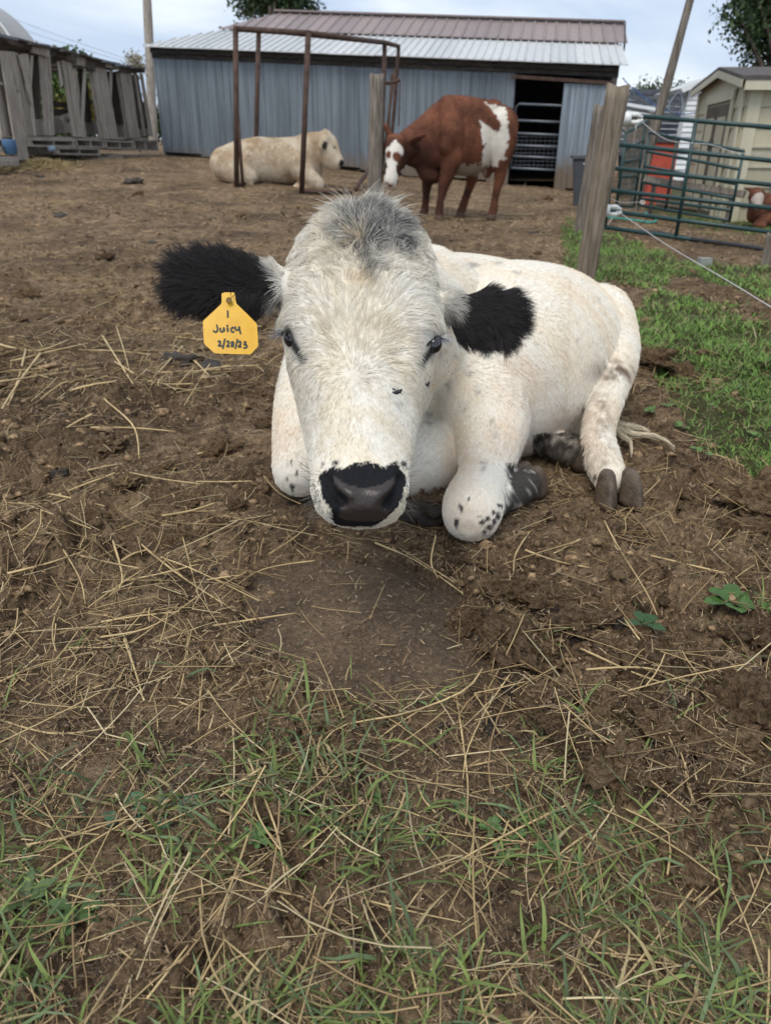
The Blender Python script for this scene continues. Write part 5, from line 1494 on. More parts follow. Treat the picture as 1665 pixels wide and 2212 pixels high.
def flow_ear(r, x, y, d, n_):
    L_ = x < 780
    ox, oy = np.where(L_, 640, 930), np.where(L_, 608, 640)
    ux, uy = (x - ox), (y - oy)
    q = np.hypot(ux, uy) + 1; ux, uy = ux / q, uy / q + np.where(L_, .12, .10)
    tipy = np.where(L_, (y - 602) / 55, (y - 680) / 60)
    uy = uy + tipy * .75
    a = fbm(x / 22, y / 22, 3, 5) * .7
    return px_dir(ux * np.cos(a) - uy * np.sin(a), ux * np.sin(a) + uy * np.cos(a)) + n_ * .15
def ear_len(x, y, rr):
    return (.028 + .012 * ((x > 545) & (x < 640) & (y > 620)) + .01 * ((x > 930) & (x < 995) & (y > 690)) + .010 * ((x > 1070) | (x < 420))) * (.5 + .8 * rr.random(len(x)))
fur('ear_fur', is_ear.astype(float), 26000, ear_len, flow_ear, 2, rad=.0004, lift0=.55, lift1=.12, wave=.25, npts=6)
def flow_body(r, x, y, d, n_):
    f = AX[None] * .8 + W(0, 0, -.75)[None] + np.zeros_like(r)
    leg = sstep(.30, .16, r[:, 2]) * (x < 1120) * (d < 2.1)
    fl_ = np.where((x > 820)[:, None], W(-.1, -.75, -.6), W(0, -.6, -.7))
    hind = (x > 1225) & (d < 2.5)
    f = f * (1 - leg[:, None]) + fl_ * leg[:, None]
    f = np.where(hind[:, None], W(-.12, -.35, -.9), f)
    a = fbm(r[:, 0] * 6 + r[:, 2] * 4, r[:, 1] * 6, 3, 8) * .55
    s = np.cross(n_, f)
    return f + s * a[:, None]
bmask = is_body.astype(float) * (.35 + sstep(3.0, 1.5, hd)) * (HV[:, 2] > .012)
def body_len(x, y, rr): return np.where((x > 1195) & (y > 560), .019, .015) * (.5 + .75 * rr.random(len(x))) * np.where(y > 1000, .6, 1)
fur('coat_fur', bmask, 80000, body_len, flow_body, 3, rad=.0005, lift0=.42, lift1=.10, wave=.18, npts=4)
# nostril whiskers
wm = (is_head & (hy > 1000) & ~in_poly(hx, hy, BLACKNOSE) & ((hx < 700) | (hx > 868))).astype(float)
fur('whisker', wm, 90, .030, lambda r, x, y, d, n_: px_dir(np.where(x < 780, -1.0, 1.0), (y - 1040) / 120) , 4, rad=.00028, lift0=.9, lift1=.7, wave=.1, tint=lambda c, x, y, rr: c * .25)

# ---- eyes with lids and lashes
def m_eye():
    m, nt, b = mat_new('eye_ball', 0.06, 0.6)
    b.inputs['Base Color'].default_value = (.008, .007, .008, 1)
    b.inputs['Coat Weight'].default_value = 0.6
    return m
ME = m_eye()
for ex, ey, ed, s in ((632, 731, 1.262, -1), (936, 744, 1.268, 1)):
    c = P(ex, ey, ed)
    th = np.linspace(0, 2 * math.pi, 25)[:-1]; ph = np.linspace(0.001, math.pi - .001, 16)
    T, Ph = np.meshgrid(th, ph)
    r_ = .0162
    V = c + r_ * ((np.sin(Ph) * np.cos(T))[..., None] * R_ * .92 + np.cos(Ph)[..., None] * U_ * 1.0 + (np.sin(Ph) * np.sin(T))[..., None] * F_)
    n = 24
    F = [(i * n + j, (i + 1) * n + j, (i + 1) * n + (j + 1) % n, i * n + (j + 1) % n) for i in range(15) for j in range(n)]
    e = add_obj('eye', raw_mesh('eye', V.reshape(-1, 3), F), ME, cow)
    # upper lid: a soft fold over the ball
    lid = MB()
    k = np.linspace(0, 1, 14)
    if s < 0: pts = [(609, 724), (614, 715), (624, 712), (635, 717), (645, 730), (653, 750), (660, 772)]
    else: pts = [(953, 738), (948, 730), (940, 727), (931, 733), (923, 747), (914, 766), (907, 784)]
    pp = catmull(np.array(pts, float), 16)
    dd = np.linspace(1.285, 1.222, 16) if s < 0 else np.linspace(1.29, 1.226, 16)
    lid.tube(P(pp[:11, 0], pp[:11, 1], dd[:11] - .002), np.sin(np.linspace(.3, math.pi - .15, 11)) * .0045 + .001, 8)
    add_obj('eyelid', raw_mesh('eyelid', np.array(lid.V), lid.F, True, np.full((len(lid.V), 3), .03)), M_FUR, cow)
    # lashes
    m_ = 46
    t = rng.random(m_) * .30
    q = np.stack([np.interp(t * 15, np.arange(16), pp[:, i]) for i in (0, 1)], 1)
    rt = P(q[:, 0], q[:, 1], np.interp(t * 15, np.arange(16), dd) - .004)
    fl = px_dir(s * (.9 - t) + rng.normal(0, .25, m_), .25 + .5 * t + rng.normal(0, .25, m_)) - F_ * .5
    cl = np.where((rng.random(m_) < .6)[:, None], W(.62, .64, .68), W(.03, .03, .035))
    make_hair('eyelash', cow, M_FUR, rt, np.repeat(nrm(-F_ + U_ * .3)[None], m_, 0), fl, .02 + .014 * rng.random(m_), cl, rad=.0003, lift0=.7, lift1=.1, wave=.15, seed=40 + s)

# ---- hooves
M_HOOF = m_plain('hoof_horn', (.105, .075, .052), 0.55, 0.4, 0.5, 30, 0, 0.4)
def hoof(pos, fwd, w, L, h):
    """one claw: D-shaped sole with a pointed toe, front wall sloping back to the coronet"""
    fwd = nrm(W(fwd[0], fwd[1], 0)); sd_ = np.cross(fwd, ZUP)
    V, F = [], []
    n = 16
    lev = [(-.012, 1.0, 0), (.18, 1.0, -.01), (.24, .965, -.02), (.45, .94, -.06), (.50, .91, -.07), (.78, .84, -.13), (.84, .80, -.145), (1.0, .70, -.18), (1.12, .5, -.2)]
    for zf, sc_, sh_ in lev:
        for j in range(n):
            a = 2 * math.pi * j / n
            f = math.cos(a); f = f * .62 if f > 0 else f * .40
            x = math.sin(a) * w / 2 * (1 - .38 * max(0, math.cos(a)) ** 1.5)
            V.append(pos + fwd * (f * sc_ + sh_) * L + sd_ * x * sc_ + ZUP * zf * h)
    for k in range(len(lev) - 1):
        for j in range(n): F.append((k * n + j, k * n + (j + 1) % n, (k + 1) * n + (j + 1) % n, (k + 1) * n + j))
    F.append(tuple(range(n))[::-1]); F.append(tuple((len(lev) - 1) * n + j for j in range(n)))
    return V, F
for pos, fwd in ((W(.548, 1.672, 0), W(-.05, -1)), (W(.612, 1.68, 0), W(.22, -1)), (W(.545, 1.895, 0), W(.55, -.6)), (W(.375, 1.715, 0), W(.75, .55)), (W(.352, 1.745, 0), W(.7, .6))):
    hb = MB(); V, F = hoof(np.asarray(pos, float), fwd, .056, .092, .072); hb.add(V, F)
    hb.build('hoof', M_HOOF, cow, True)
# ---- tail switch lying on the ground
n_ = 420
tt = rng.random(n_)
sel = rng.integers(0, 4, n_)
paths = [[(1318, 930), (1350, 950), (1385, 955), (1420, 962), (1452, 985)], [(1318, 925), (1345, 935), (1370, 938), (1400, 950)], [(1318, 935), (1340, 958), (1358, 972), (1360, 1000)], [(1315, 915), (1330, 905), (1336, 900), (1338, 893)]]
np_ = 7
pos = np.zeros((n_, np_, 3))
for i in range(n_):
    pp = catmull(np.array(paths[sel[i]], float), np_)
    j = rng.normal(0, 2.2, 2)
    for k in range(np_):
        g = G(pp[k, 0] + j[0] * (1.2 - k / np_), pp[k, 1] + j[1] * (1.3 - k / np_))
        pos[i, k] = g + W(0, 0, .018 + .012 * rng.random())
cu = bpy.data.hair_curves.new('tail_switch'); cu.add_curves([np_] * n_)
cu.position_data.foreach_set('vector', pos.astype(np.float32).ravel())
a_ = cu.attributes.get('radius') or cu.attributes.new('radius', 'FLOAT', 'POINT')
a_.data.foreach_set('value', np.tile(np.linspace(.0009, .0004, np_), n_).astype(np.float32))
ca = cu.attributes.new('Col', 'FLOAT_COLOR', 'CURVE')
c4 = np.ones((n_, 4), np.float32); c4[:, :3] = W(.66, .57, .42) * (.75 + .4 * rng.random(n_))[:, None]
ca.data.foreach_set('color', c4.ravel()); cu.materials.append(M_FUR)
to = bpy.data.objects.new('tail_switch', cu); col.objects.link(to); to.parent = cow
to.matrix_parent_inverse = Matrix.Translation(-world_loc(cow))

# ------------------------------------------------------------------ ear tag with its handwriting
_tz = lambda L: np.array([(432 + .1038 * a, 605 + .1038 * b) for a, b in L])
def tag_pt(q, off=0.0):
    """the tag hangs as a slightly curved plate in front of the ear"""
    x, y = q[:, 0], q[:, 1]
    d = 1.178 + (x - 498) * .00006 - (y - 700) * .00010 - off + ((x - 498) / 60) ** 2 * .0015
    return P(x, y, d)
out = _tz([(452, 280), (455, 400), (452, 470), (435, 505), (250, 680), (75, 840), (62, 870), (72, 1100), (85, 1310), (110, 1345), (290, 1510), (330, 1525), (700, 1538), (1040, 1546), (1070, 1530), (1205, 1385),
           (1213, 1350), (1200, 1120), (1188, 930), (1172, 895), (980, 700), (770, 500), (750, 460), (742, 380), (738, 280), (690, 255), (520, 255)])
cen = np.array([[498, 690.0]])
ctr = lambda q: np.vstack([q, cen + (q - cen) * .55])
q2 = ctr(out); n = len(out)
Vf, Vb = tag_pt(np.vstack([q2, cen])), tag_pt(np.vstack([q2, cen]), -.002)
F = []
m_ = len(Vf)
for j in range(n):
    k = (j + 1) % n
    F += [(j, n + j, n + k, k), (n + j, 2 * n, n + k), (m_ + j, m_ + k, m_ + n + k, m_ + n + j), (m_ + n + j, m_ + n + k, m_ + 2 * n), (j, k, m_ + k, m_ + j)]
M_TAG, nt, b = mat_new('yellow_tag', 0.45, 0.4); t = NT(nt)
v = t.coord('Object')
f1, f2 = t.noise(v, 26, 5, .65), t.noise(v, 160, 3, .6)
c = t.ramp(f1, [(.3, (.56, .29, .010)), (.55, (.66, .36, .014)), (.8, (.68, .40, .03))])
c = t.mix(t.math('MULTIPLY', t.math('GREATER_THAN', f2, .66), .25), c, (.35, .2, .03))
t.l(c, b.inputs['Base Color'])
etag = thing('ear_tag', P(498, 630, 1.18), 'yellow plastic ear tag with handwriting hanging from the black ear', 'ear tag')
add_obj('plate', raw_mesh('plate', np.vstack([Vf, Vb]), F, False), M_TAG, etag)
M_INK = m_plain('marker_ink', (.022, .035, .028), 0.5, 0.3, .2, 60)
strokes = [[(575, 630), (580, 700), (582, 780)],
    [(345, 925), (365, 980), (365, 1050), (335, 1080), (295, 1070), (285, 1040)],
    [(425, 990), (425, 1050), (450, 1075), (485, 1060), (500, 985), (505, 1070)],
    [(575, 1000), (580, 1060)], [(568, 948), (569, 953)],
    [(715, 1000), (680, 985), (650, 1020), (655, 1065), (690, 1080), (715, 1060)],
    [(740, 965), (740, 1020), (770, 1040), (810, 1020), (815, 965), (830, 1050), (850, 1120)],
    [(375, 1290), (400, 1265), (425, 1285), (415, 1330), (390, 1365), (465, 1365)],
    [(520, 1215), (500, 1320), (475, 1430)],
    [(555, 1290), (580, 1270), (605, 1290), (590, 1340), (560, 1380), (620, 1375)],
    [(705, 1290), (670, 1285), (655, 1310), (690, 1335), (695, 1370), (665, 1380), (655, 1360), (690, 1325), (708, 1292)],
    [(785, 1225), (760, 1330), (735, 1430)],
    [(800, 1300), (825, 1275), (850, 1295), (840, 1345), (800, 1385), (865, 1385)],
    [(910, 1290), (950, 1285), (945, 1320), (920, 1340), (970, 1350), (975, 1390), (935, 1412), (905, 1400)]]
for s in strokes:
    mb = MB(); q = _tz(s)
    q = catmull(q, max(6, len(q) * 4)) if len(q) > 2 else q
    tg = np.gradient(q, axis=0); tg = tg / (np.linalg.norm(tg, axis=1, keepdims=True) + 1e-9)
    nn = np.stack([-tg[:, 1], tg[:, 0]], 1) * (1.9 if len(s) > 2 else 2.2)
    if len(q) == 2: q = np.vstack([q[0] - tg[0] * 1.6, q[1] + tg[1] * 1.6])
    V = np.vstack([tag_pt(q + nn, .0008), tag_pt(q - nn, .0008)]); k = len(q)
    mb.add(V, [(i, i + 1, k + i + 1, k + i) for i in range(k - 1)])
    mb.build('lettering', M_INK, etag)
sb = MB(); sb.tube([P(493, 650, 1.20), P(495, 648, 1.174)], [.0045, .0045], 12)
sb.build('stud', m_plain('tag_stud', (.22, .13, .03), .5, .4, .3, 80), etag)

nh = 60
hx0, hy0 = 500 + rng.normal(0, 16, nh), 632 + rng.normal(0, 4, nh)
make_hair('ear_strand', cow, M_FUR, P(hx0, hy0, 1.185), np.repeat(-F_[None], nh, 0), px_dir(rng.normal(-.12, .3, nh), 1.0 + .2 * rng.random(nh)), .012 + .02 * rng.random(nh), np.full((nh, 3), .014), rad=.00045, lift0=.35, lift1=-.25, wave=.2, npts=6, seed=91)
# ------------------------------------------------------------------ flies on the face
M_FLY = m_plain('fly_black', (.012, .011, .012), .4, .5, .2, 80)
for (fx, fy, fd, where) in ((860, 845, 1.183, 'on the nose bridge of the white cow'), (920, 830, 1.262, 'on the cheek edge of the white cow'), (1289, 648, 2.16, 'on the white hip of the lying cow')):
    c = P(fx, fy, fd)
    root = thing('fly', c, 'small black fly sitting ' + where, 'fly')
    mb = MB(); mb.tube([c + R_ * .006 + U_ * .003, c + R_ * .003, c - R_ * .003 - U_ * .002, c - R_ * .007 - U_ * .004], [.001, .0033, .0036, .001], 8)
    mb.build('body', M_FLY, root, True)
    for s in (-1, 1):
        wb = MB(); wb.add([c - F_ * .004, c - R_ * .010 + U_ * .005 * s - F_ * .004, c - R_ * .009 - F_ * .004 + U_ * .001 * s], [(0, 1, 2)]); wb.build('wing', M_DARK, root)
    for s in (-1, 0, 1):
        for k in (-1, 1):
            lb = MB(); lb.tube([c + R_ * .003 * s, c + R_ * .006 * s + U_ * .006 * k + F_ * .004], .0004, 4); lb.build('leg', M_FLY, root)
# ------------------------------------------------------------------ leaning pallet shed at the left
_q4 = lambda a, b: (.2076 * a, 57.6 + .2076 * b)
LA, LB = np.array([-6.55, 11.4, 0.0]), np.array([-5.95, 20.3, 0.0])
_lu = nrm(LB - LA); _ln = np.array([_lu[1], -_lu[0], 0.0])       # outward to the yard (+x)
def lw(a, b, o=0.0):
    """zoomed measuring pixel onto the shed front, o metres proud of it"""
    return on_plane(*_q4(a, b), LA + _ln * o, LB + _ln * o)
M_BOARD = m_wood('grey_boards', (.32, .29, .255), (.54, .50, .445))
lsh = thing('pallet_shed', gz((LA + LB) / 2), 'sagging open shed of grey boards standing on old pallets', 'shed')
def board(t0, t1, b0, b1, o=0.0, th=.03, mat_=None, name='board', parent=None):
    """board by its four measured corners: top left, top right, bottom left, bottom right"""
    q = [lw(*t0, o), lw(*t1, o), lw(*b1, o), lw(*b0, o)]
    mb = MB(); quad_prism(mb, q, -_ln * th); return mb.build(name, mat_ or M_BOARD, parent or lsh)
# wide upright boards
for t0, t1, b0, b1, o in [((10, 250), (85, 255), (190, 1390), (310, 1385), .14), ((88, 255), (155, 262), (275, 1140), (290, 1140), .05), ((-60, 300), (0, 300), (20, 1150), (100, 1145), .03), ((0, 330), (35, 330), (105, 1145), (165, 1140), .02),
        ((160, 270), (190, 270), (300, 1130), (345, 1130), .03), ((235, 280), (300, 285), (350, 1135), (385, 1135), .05), ((415, 300), (455, 305), (480, 1130), (515, 1130), .05), ((460, 305), (500, 310), (518, 1130), (545, 1130), .03), ((503, 312), (530, 315), (548, 1132), (572, 1132), .04),
        ((650, 350), (690, 352), (770, 1140), (810, 1145), .04), ((692, 352), (745, 356), (812, 1145), (880, 1150), .06), ((770, 440), (795, 440), (880, 1150), (908, 1150), .02), ((925, 430), (950, 430), (1050, 1165), (1080, 1168), .03), ((955, 430), (1015, 432), (1085, 1170), (1150, 1170), .06),
        ((1018, 432), (1105, 440), (1155, 1170), (1235, 1172), .05), ((1215, 460), (1240, 460), (1325, 1150), (1350, 1155), .02), ((1245, 460), (1320, 465), (1355, 1155), (1420, 1155), .06), ((1322, 466), (1360, 470), (1425, 1155), (1455, 1150), .04), ((1465, 485), (1490, 488), (1565, 1140), (1600, 1145), .04)]:
    board(t0, t1, b0, b1, o)
# crooked slats, some broken off short
for t0, t1, b0, b1, o in [((200, 290), (228, 292), (330, 820), (352, 800), .08), ((600, 360), (622, 360), (640, 640), (665, 600), .05), ((880, 430), (905, 434), (840, 1140), (870, 1140), .07), ((1150, 450), (1175, 452), (1135, 800), (1165, 770), .04), ((1400, 480), (1420, 480), (1500, 1130), (1522, 1130), .05), ((330, 300), (352, 300), (300, 760), (326, 790), .06), ((-30, 560), (220, 640), (-30, 590), (220, 672), .09), ((640, 930), (860, 1010), (640, 965), (860, 1048), -.1)]:
    board(t0, t1, b0, b1, o, .022)
# darker posts and rails inside
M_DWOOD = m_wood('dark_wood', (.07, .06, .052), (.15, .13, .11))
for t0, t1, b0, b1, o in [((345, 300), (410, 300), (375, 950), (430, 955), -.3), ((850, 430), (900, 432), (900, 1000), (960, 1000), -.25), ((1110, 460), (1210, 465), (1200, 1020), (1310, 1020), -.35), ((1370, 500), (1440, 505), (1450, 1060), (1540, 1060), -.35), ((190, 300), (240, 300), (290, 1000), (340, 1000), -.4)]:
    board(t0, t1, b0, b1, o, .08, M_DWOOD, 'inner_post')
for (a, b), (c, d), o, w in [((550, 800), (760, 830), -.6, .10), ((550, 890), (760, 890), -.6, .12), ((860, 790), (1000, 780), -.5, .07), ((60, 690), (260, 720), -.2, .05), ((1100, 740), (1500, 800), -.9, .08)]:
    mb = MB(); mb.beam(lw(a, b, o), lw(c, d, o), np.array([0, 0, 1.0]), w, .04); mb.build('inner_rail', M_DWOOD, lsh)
# low back board partition and plank leaning inside
for t0, t1, b0, b1, o in [((560, 950), (760, 890), (570, 1110), (770, 1100), -.45), ((370, 960), (450, 960), (370, 1130), (460, 1130), -.5), ((890, 985), (1030, 985), (890, 1120), (1040, 1120), -.4), ((1210, 1015), (1310, 1015), (1210, 1150), (1330, 1150), -.4), ((1450, 1050), (1550, 1055), (1450, 1140), (1570, 1140), -.4)]:
    board(t0, t1, b0, b1, o, .03, M_BOARD, 'low_board')
# roof beam, ragged fascia and sagging sheets
top = [(-120, 45), (0, 60), (180, 110), (340, 150), (520, 195), (680, 225), (800, 270), (900, 285), (1000, 325), (1100, 355), (1250, 385), (1400, 405), (1510, 420)]
for i in range(len(top) - 1):
    (a, b), (c, d) = top[i], top[i + 1]
    h0 = random.uniform(70, 130) if i < 8 else random.uniform(45, 80)
    board((a, b + 14), (c, d + 14), (a, b + h0 + 14), (c, d + h0 + 14 + random.uniform(-15, 15)), .10 + .01 * (i % 2), .04, M_DWOOD if i % 3 else M_BOARD, 'fascia_board')
    p0, p1 = lw(a - 6, b + random.uniform(-8, 8), .20 + random.uniform(-.06, .1)), lw(c + 10, d + random.uniform(-8, 8), .20 + random.uniform(-.06, .1))
    q0, q1 = p0 - _ln * 2.6 + np.array([0, 0, -.10]), p1 - _ln * 2.6 + np.array([0, 0, -.10])
    mb = MB(); quad_prism(mb, [p0, p1, q1, q0], np.array([0, 0, -.03 - .008 * (i % 2)])); mb.build('roof_sheet', M_GALV if i in (1, 9, 10) else M_SHING, lsh)
# back wall remains: a few boards far behind, leaving gaps
for k in range(9):
    a = 40 + k * 165 + random.uniform(-20, 20)
    if k not in (0, 6): continue
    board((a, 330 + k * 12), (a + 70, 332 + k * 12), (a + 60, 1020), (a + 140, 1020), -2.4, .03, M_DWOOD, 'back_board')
# floor deck
for k in range(6):
    a, b = lw(20 + k * 255, 1150, 0), lw(20 + (k + 1) * 255 - 6, 1155, 0)
    mb = MB(); quad_prism(mb, [a, b, b - _ln * 2.4, a - _ln * 2.4], np.array([0, 0, -.04])); mb.build('deck_board', M_BOARD, lsh)
# pallets carrying the shed
def pallet(x0, x1, y0, y1, o, label):
    g = thing('pallet', gz(lw((x0 + x1) / 2, y1, o)), label, 'pallet', None)
    h = (y1 - y0)
    tl, tr, bl, br = lw(x0, y0, o), lw(x1, y0 + 12, o), lw(x0 + 10, y1, o), lw(x1 + 8, y1 + 8, o)
    at = lambda u, v: (tl * (1 - u) + tr * u) * (1 - v) + (bl * (1 - u) + br * u) * v
    for v in (.10, .90):
        mb = MB(); mb.beam(at(0, v), at(1, v), np.array([0, 0, 1.0]), .028, .09); mb.build('deck_slat', M_BOARD, g)
        for r in (.4, .8):
            mb = MB(); mb.beam(at(0, v) - _ln * r, at(1, v) - _ln * r, np.array([0, 0, 1.0]), .026, .09); mb.build('deck_slat', M_BOARD, g)
    for u in (.03, .5, .97):
        mb = MB(); p = at(u, .5); mb.beam(p + _ln * .02, p - _ln * .95, np.array([0, 0, 1.0]), np.linalg.norm(at(u, .16) - at(u, .84)), .09 if u != .5 else .07); mb.build('stringer', M_BOARD, g)
for a in [(300, 770, 1165, 1245, .06, 'pallet under the shed next to the broad corner board'), (780, 1080, 1165, 1255, .07, 'pallet with two dark openings beneath the shed boards'), (1085, 1375, 1180, 1270, .09, 'notched pallet beneath the widest grey boards'), (1380, 1630, 1165, 1290, .08, 'end pallet of the shed close to the barn corner'),
          (580, 1030, 1255, 1330, .12, 'lower pallet sunk in dirt under the notched ones'), (1040, 1250, 1360, 1420, .30, 'broken pallet piece lying flat on the dirt by the shed'), (1250, 1640, 1320, 1390, .34, 'loose pallet lying in front of the shed end'), (-60, 180, 1240, 1290, .2, 'pallet beside the blue tub under the shed')]:
    pallet(*a)
# things under the shed
tb = lw(120, 1330, .30)
tub = thing('blue_tub', tb, 'blue plastic tub tucked under the pallet shed', 'tub')
mb = MB(); mb.tube([tb, tb + np.array([0, 0, .02]), tb + np.array([0, 0, .20]), tb + np.array([0, 0, .22])], [.08, .10, .11, .10], 14); mb.build('bowl', m_plain('blue_plastic', (.05, .12, .22), .5, .4, .2, 6), tub, True)
jg = lw(545, 1290, .22); jug = thing('plastic_jug', jg, 'small pale blue jug lying against the pallets', 'jug')
mb = MB(); mb.tube([jg + _lu * -.1, jg + _lu * -.06 + np.array([0, 0, .03]), jg + _lu * .06 + np.array([0, 0, .03]), jg + _lu * .1 + np.array([0, 0, .02])], [.02, .05, .05, .025], 12); mb.build('jug_body', m_plain('pale_blue_plastic', (.25, .32, .42), .4, .4, .1, 6), jug, True)
for k in range(2):
    a, b = lw(-80, 1385 + k * 40, .35 + k * .1), lw(165, 1375 + k * 42, .35 + k * .1)
    mb = MB(); mb.beam(a, b, np.array([0, 0, 1.0]), .07, .12); o = mb.build('timber', M_BOARD, None); tag(o, ['grey timber lying upper of two beside the shed corner', 'grey timber lying lower of two beside the shed corner'][k], 'timber')
# hay wisps by the corner board
n = 500
c0 = lw(420, 1405, .4)
x = c0[0] + rng.normal(0, .22, n); y = c0[1] + rng.normal(0, .45, n)
z = macro(x, y) + .12 * np.exp(-((x - c0[0]) / .25) ** 2 - ((y - c0[1]) / .5) ** 2) * rng.random(n)
a = rng.random(n) * 6.28; L = .12 + .15 * rng.random(n)
dv = np.stack([np.cos(a) * L, np.sin(a) * L, rng.normal(0, .05, n)], -1); cc_ = np.stack([x, y, z + .03], -1)
V, Q = tri_tubes(np.stack([cc_ - dv / 2, cc_ + dv / 2], 1), np.full(n, .006))
tag(add_obj('hay', raw_mesh('hay', V, Q, False, np.repeat(np.array([.42, .33, .17])[None] * (.6 + .6 * rng.random(n))[:, None], 6, 0)), M_STRAW), 'small heap of pale hay beside the shed corner board', 'hay', kind='stuff')

# ------------------------------------------------------------------ grey hoop building beyond the shed
dm = thing('hoop_building', gz(P(-60, 330, 34)), 'grey rounded hoop building rising behind the pallet shed', 'building')
c0 = P(-75, 225, 36); Rr = 36 / 1600 * 206
V, F = [], []
k = 30
for i in range(k + 1):
    th = math.pi * i / k
    for dy in (0, 3):
        V.append(c0 + np.array([math.cos(th) * Rr * .75, dy, math.sin(th) * Rr]))
for i in range(k): F.append((2 * i, 2 * i + 2, 2 * i + 3, 2 * i + 1))
F.append(tuple(2 * i for i in range(k + 1))[::-1])
add_obj('cover', raw_mesh('cover', np.array(V), F, False), m_plain('grey_fabric', (.36, .36, .36), .6, .3, .08, .6), dm)
mb = MB(); mb.tube([c0 + np.array([math.cos(math.pi * i / k) * Rr * .755, -.05, math.sin(math.pi * i / k) * Rr * 1.005]) for i in range(k + 1)], .06, 6); mb.build('hoop', M_WHITE_PL, dm, True)

# ------------------------------------------------------------------ utility pole behind the barn and its wires
ub = P(318, 200, 27); ub = np.array([ub[0], ub[1], .4])
ut = on_plane(313, -120, ub, ub + np.array([ub[1], -ub[0], 0]))
round_post('utility_pole', ub, ut, .17, .145, M_BOARD, 'grey wooden utility pole standing behind the barn corner', 'pole')
for i, (y0, y1) in enumerate([(30, 128), (48, 133), (66, 138)]):
    a, b = P(0, y0 - 12, 40), P(325, y1 + 6, 40)
    mb = MB(); q = np.linspace(a - (b - a) * .6, b + (b - a) * .5, 20); q[:, 2] -= 1.0 * np.sin(np.linspace(0, math.pi, 20)) * .3; mb.tube(q, .011, 5)
    tag(mb.build('power_line', M_GALV, None), ['upper power line crossing the sky over the pallet shed', 'middle power line crossing the sky over the pallet shed', 'lower power line crossing the sky over the pallet shed'][i], 'wire')
# ------------------------------------------------------------------ cattle in the yard
def animal(name, shapes, voxel, M4, colorfn, label, cat, base, fur_len, fur_n, flow, rad):
    V, Q = remesh(shapes, voxel, 4)
    loc = V.copy()
    V = loc @ M4[:3, :3].T + M4[:3, 3]
    N = vert_normals(V, Q)
    g = thing(name, base, label, cat)
    c = colorfn(loc, V)
    b = add_obj('body', raw_mesh('body', V, Q, True, c), M_FUR, g)
    if fur_n:
        w = sstep(-.4, 0, (N * nrm(CAM - V)).sum(1)) * (loc[:, 2] > .06)
        r, n_, idx, Wt = sample_surface(V, Q, N, w, fur_n)
        cl = (c[idx] * Wt[..., None]).sum(1) * (.84 + .30 * rng.random(fur_n))[:, None]
        fl = np.asarray(flow)[None] @ M4[:3, :3].T + rng.normal(0, .3, (fur_n, 3))
        make_hair('coat_fur', g, M_FUR, r, n_, fl + np.zeros_like(r), fur_len * (.5 + rng.random(fur_n)), cl, rad=rad, lift0=.6, lift1=.2, npts=3, seed=77)
    return g, V, M4
def place(base, yaw, s=1.0):
    m = np.eye(4); c, sn = math.cos(yaw) * s, math.sin(yaw) * s
    m[:3, :3] = [[c, -sn, 0], [sn, c, 0], [0, 0, s]]; m[:3, 3] = base
    return m
# ---- the red and white cow standing: measured in its side plane (zoom units)
K = .00102
def S(zx, zy, lat=0.0): return W((zx - 1000) * K * 1.05, lat, (1448 - zy) * K)
sb = []
for zx, zt, zb, a in [(1470, 330, 640, .10), (1440, 290, 760, .19), (1380, 262, 860, .26), (1290, 238, 930, .29), (1170, 222, 985, .33), (1040, 205, 1000, .345), (920, 200, 985, .33), (820, 212, 955, .29), (730, 262, 950, .24), (650, 320, 945, .19), (560, 400, 930, .15), (470, 468, 915, .125), (390, 530, 880, .11), (330, 570, 830, .10)]:
    c = S(zx, (zt + zb) / 2); sb.append((*c, a, (zb - zt) / 2 * K))
sb = np.array(sb); sb[:, 3] *= .86
sh = [loft(sb[:, :3], W(0, 1, 0), W(0, 0, 1), sb[:, 3], sb[:, 4], n=32, steps=40, power=2.15)]
sh += [limb([S(840, 640, -.19), S(850, 800, -.20), S(815, 960, -.19), S(775, 1120, -.18), S(752, 1250, -.18), S(742, 1370, -.18), S(738, 1435, -.19)], [.13, .12, .088, .060, .040, .049, .054], steps=24),
       limb([S(760, 640, .17), S(740, 820, .18), S(710, 960, .18), S(692, 1120, .18), S(686, 1250, .18), S(676, 1370, .18), S(664, 1435, .17)], [.13, .11, .082, .058, .039, .048, .053], steps=24),
       limb([S(1390, 480, -.17), S(1405, 700, -.20), S(1405, 880, -.19), S(1412, 1010, -.18), S(1385, 1180, -.17), S(1365, 1360, -.17), S(1345, 1435, -.18)], [.19, .15, .095, .064, .041, .050, .056], steps=26),
       limb([S(1300, 520, .16), S(1260, 760, .19), S(1215, 930, .18), S(1215, 1040, .18), S(1175, 1180, .18), S(1125, 1340, .18), S(1095, 1435, .17)], [.19, .15, .10, .066, .046, .048, .056], steps=26)]
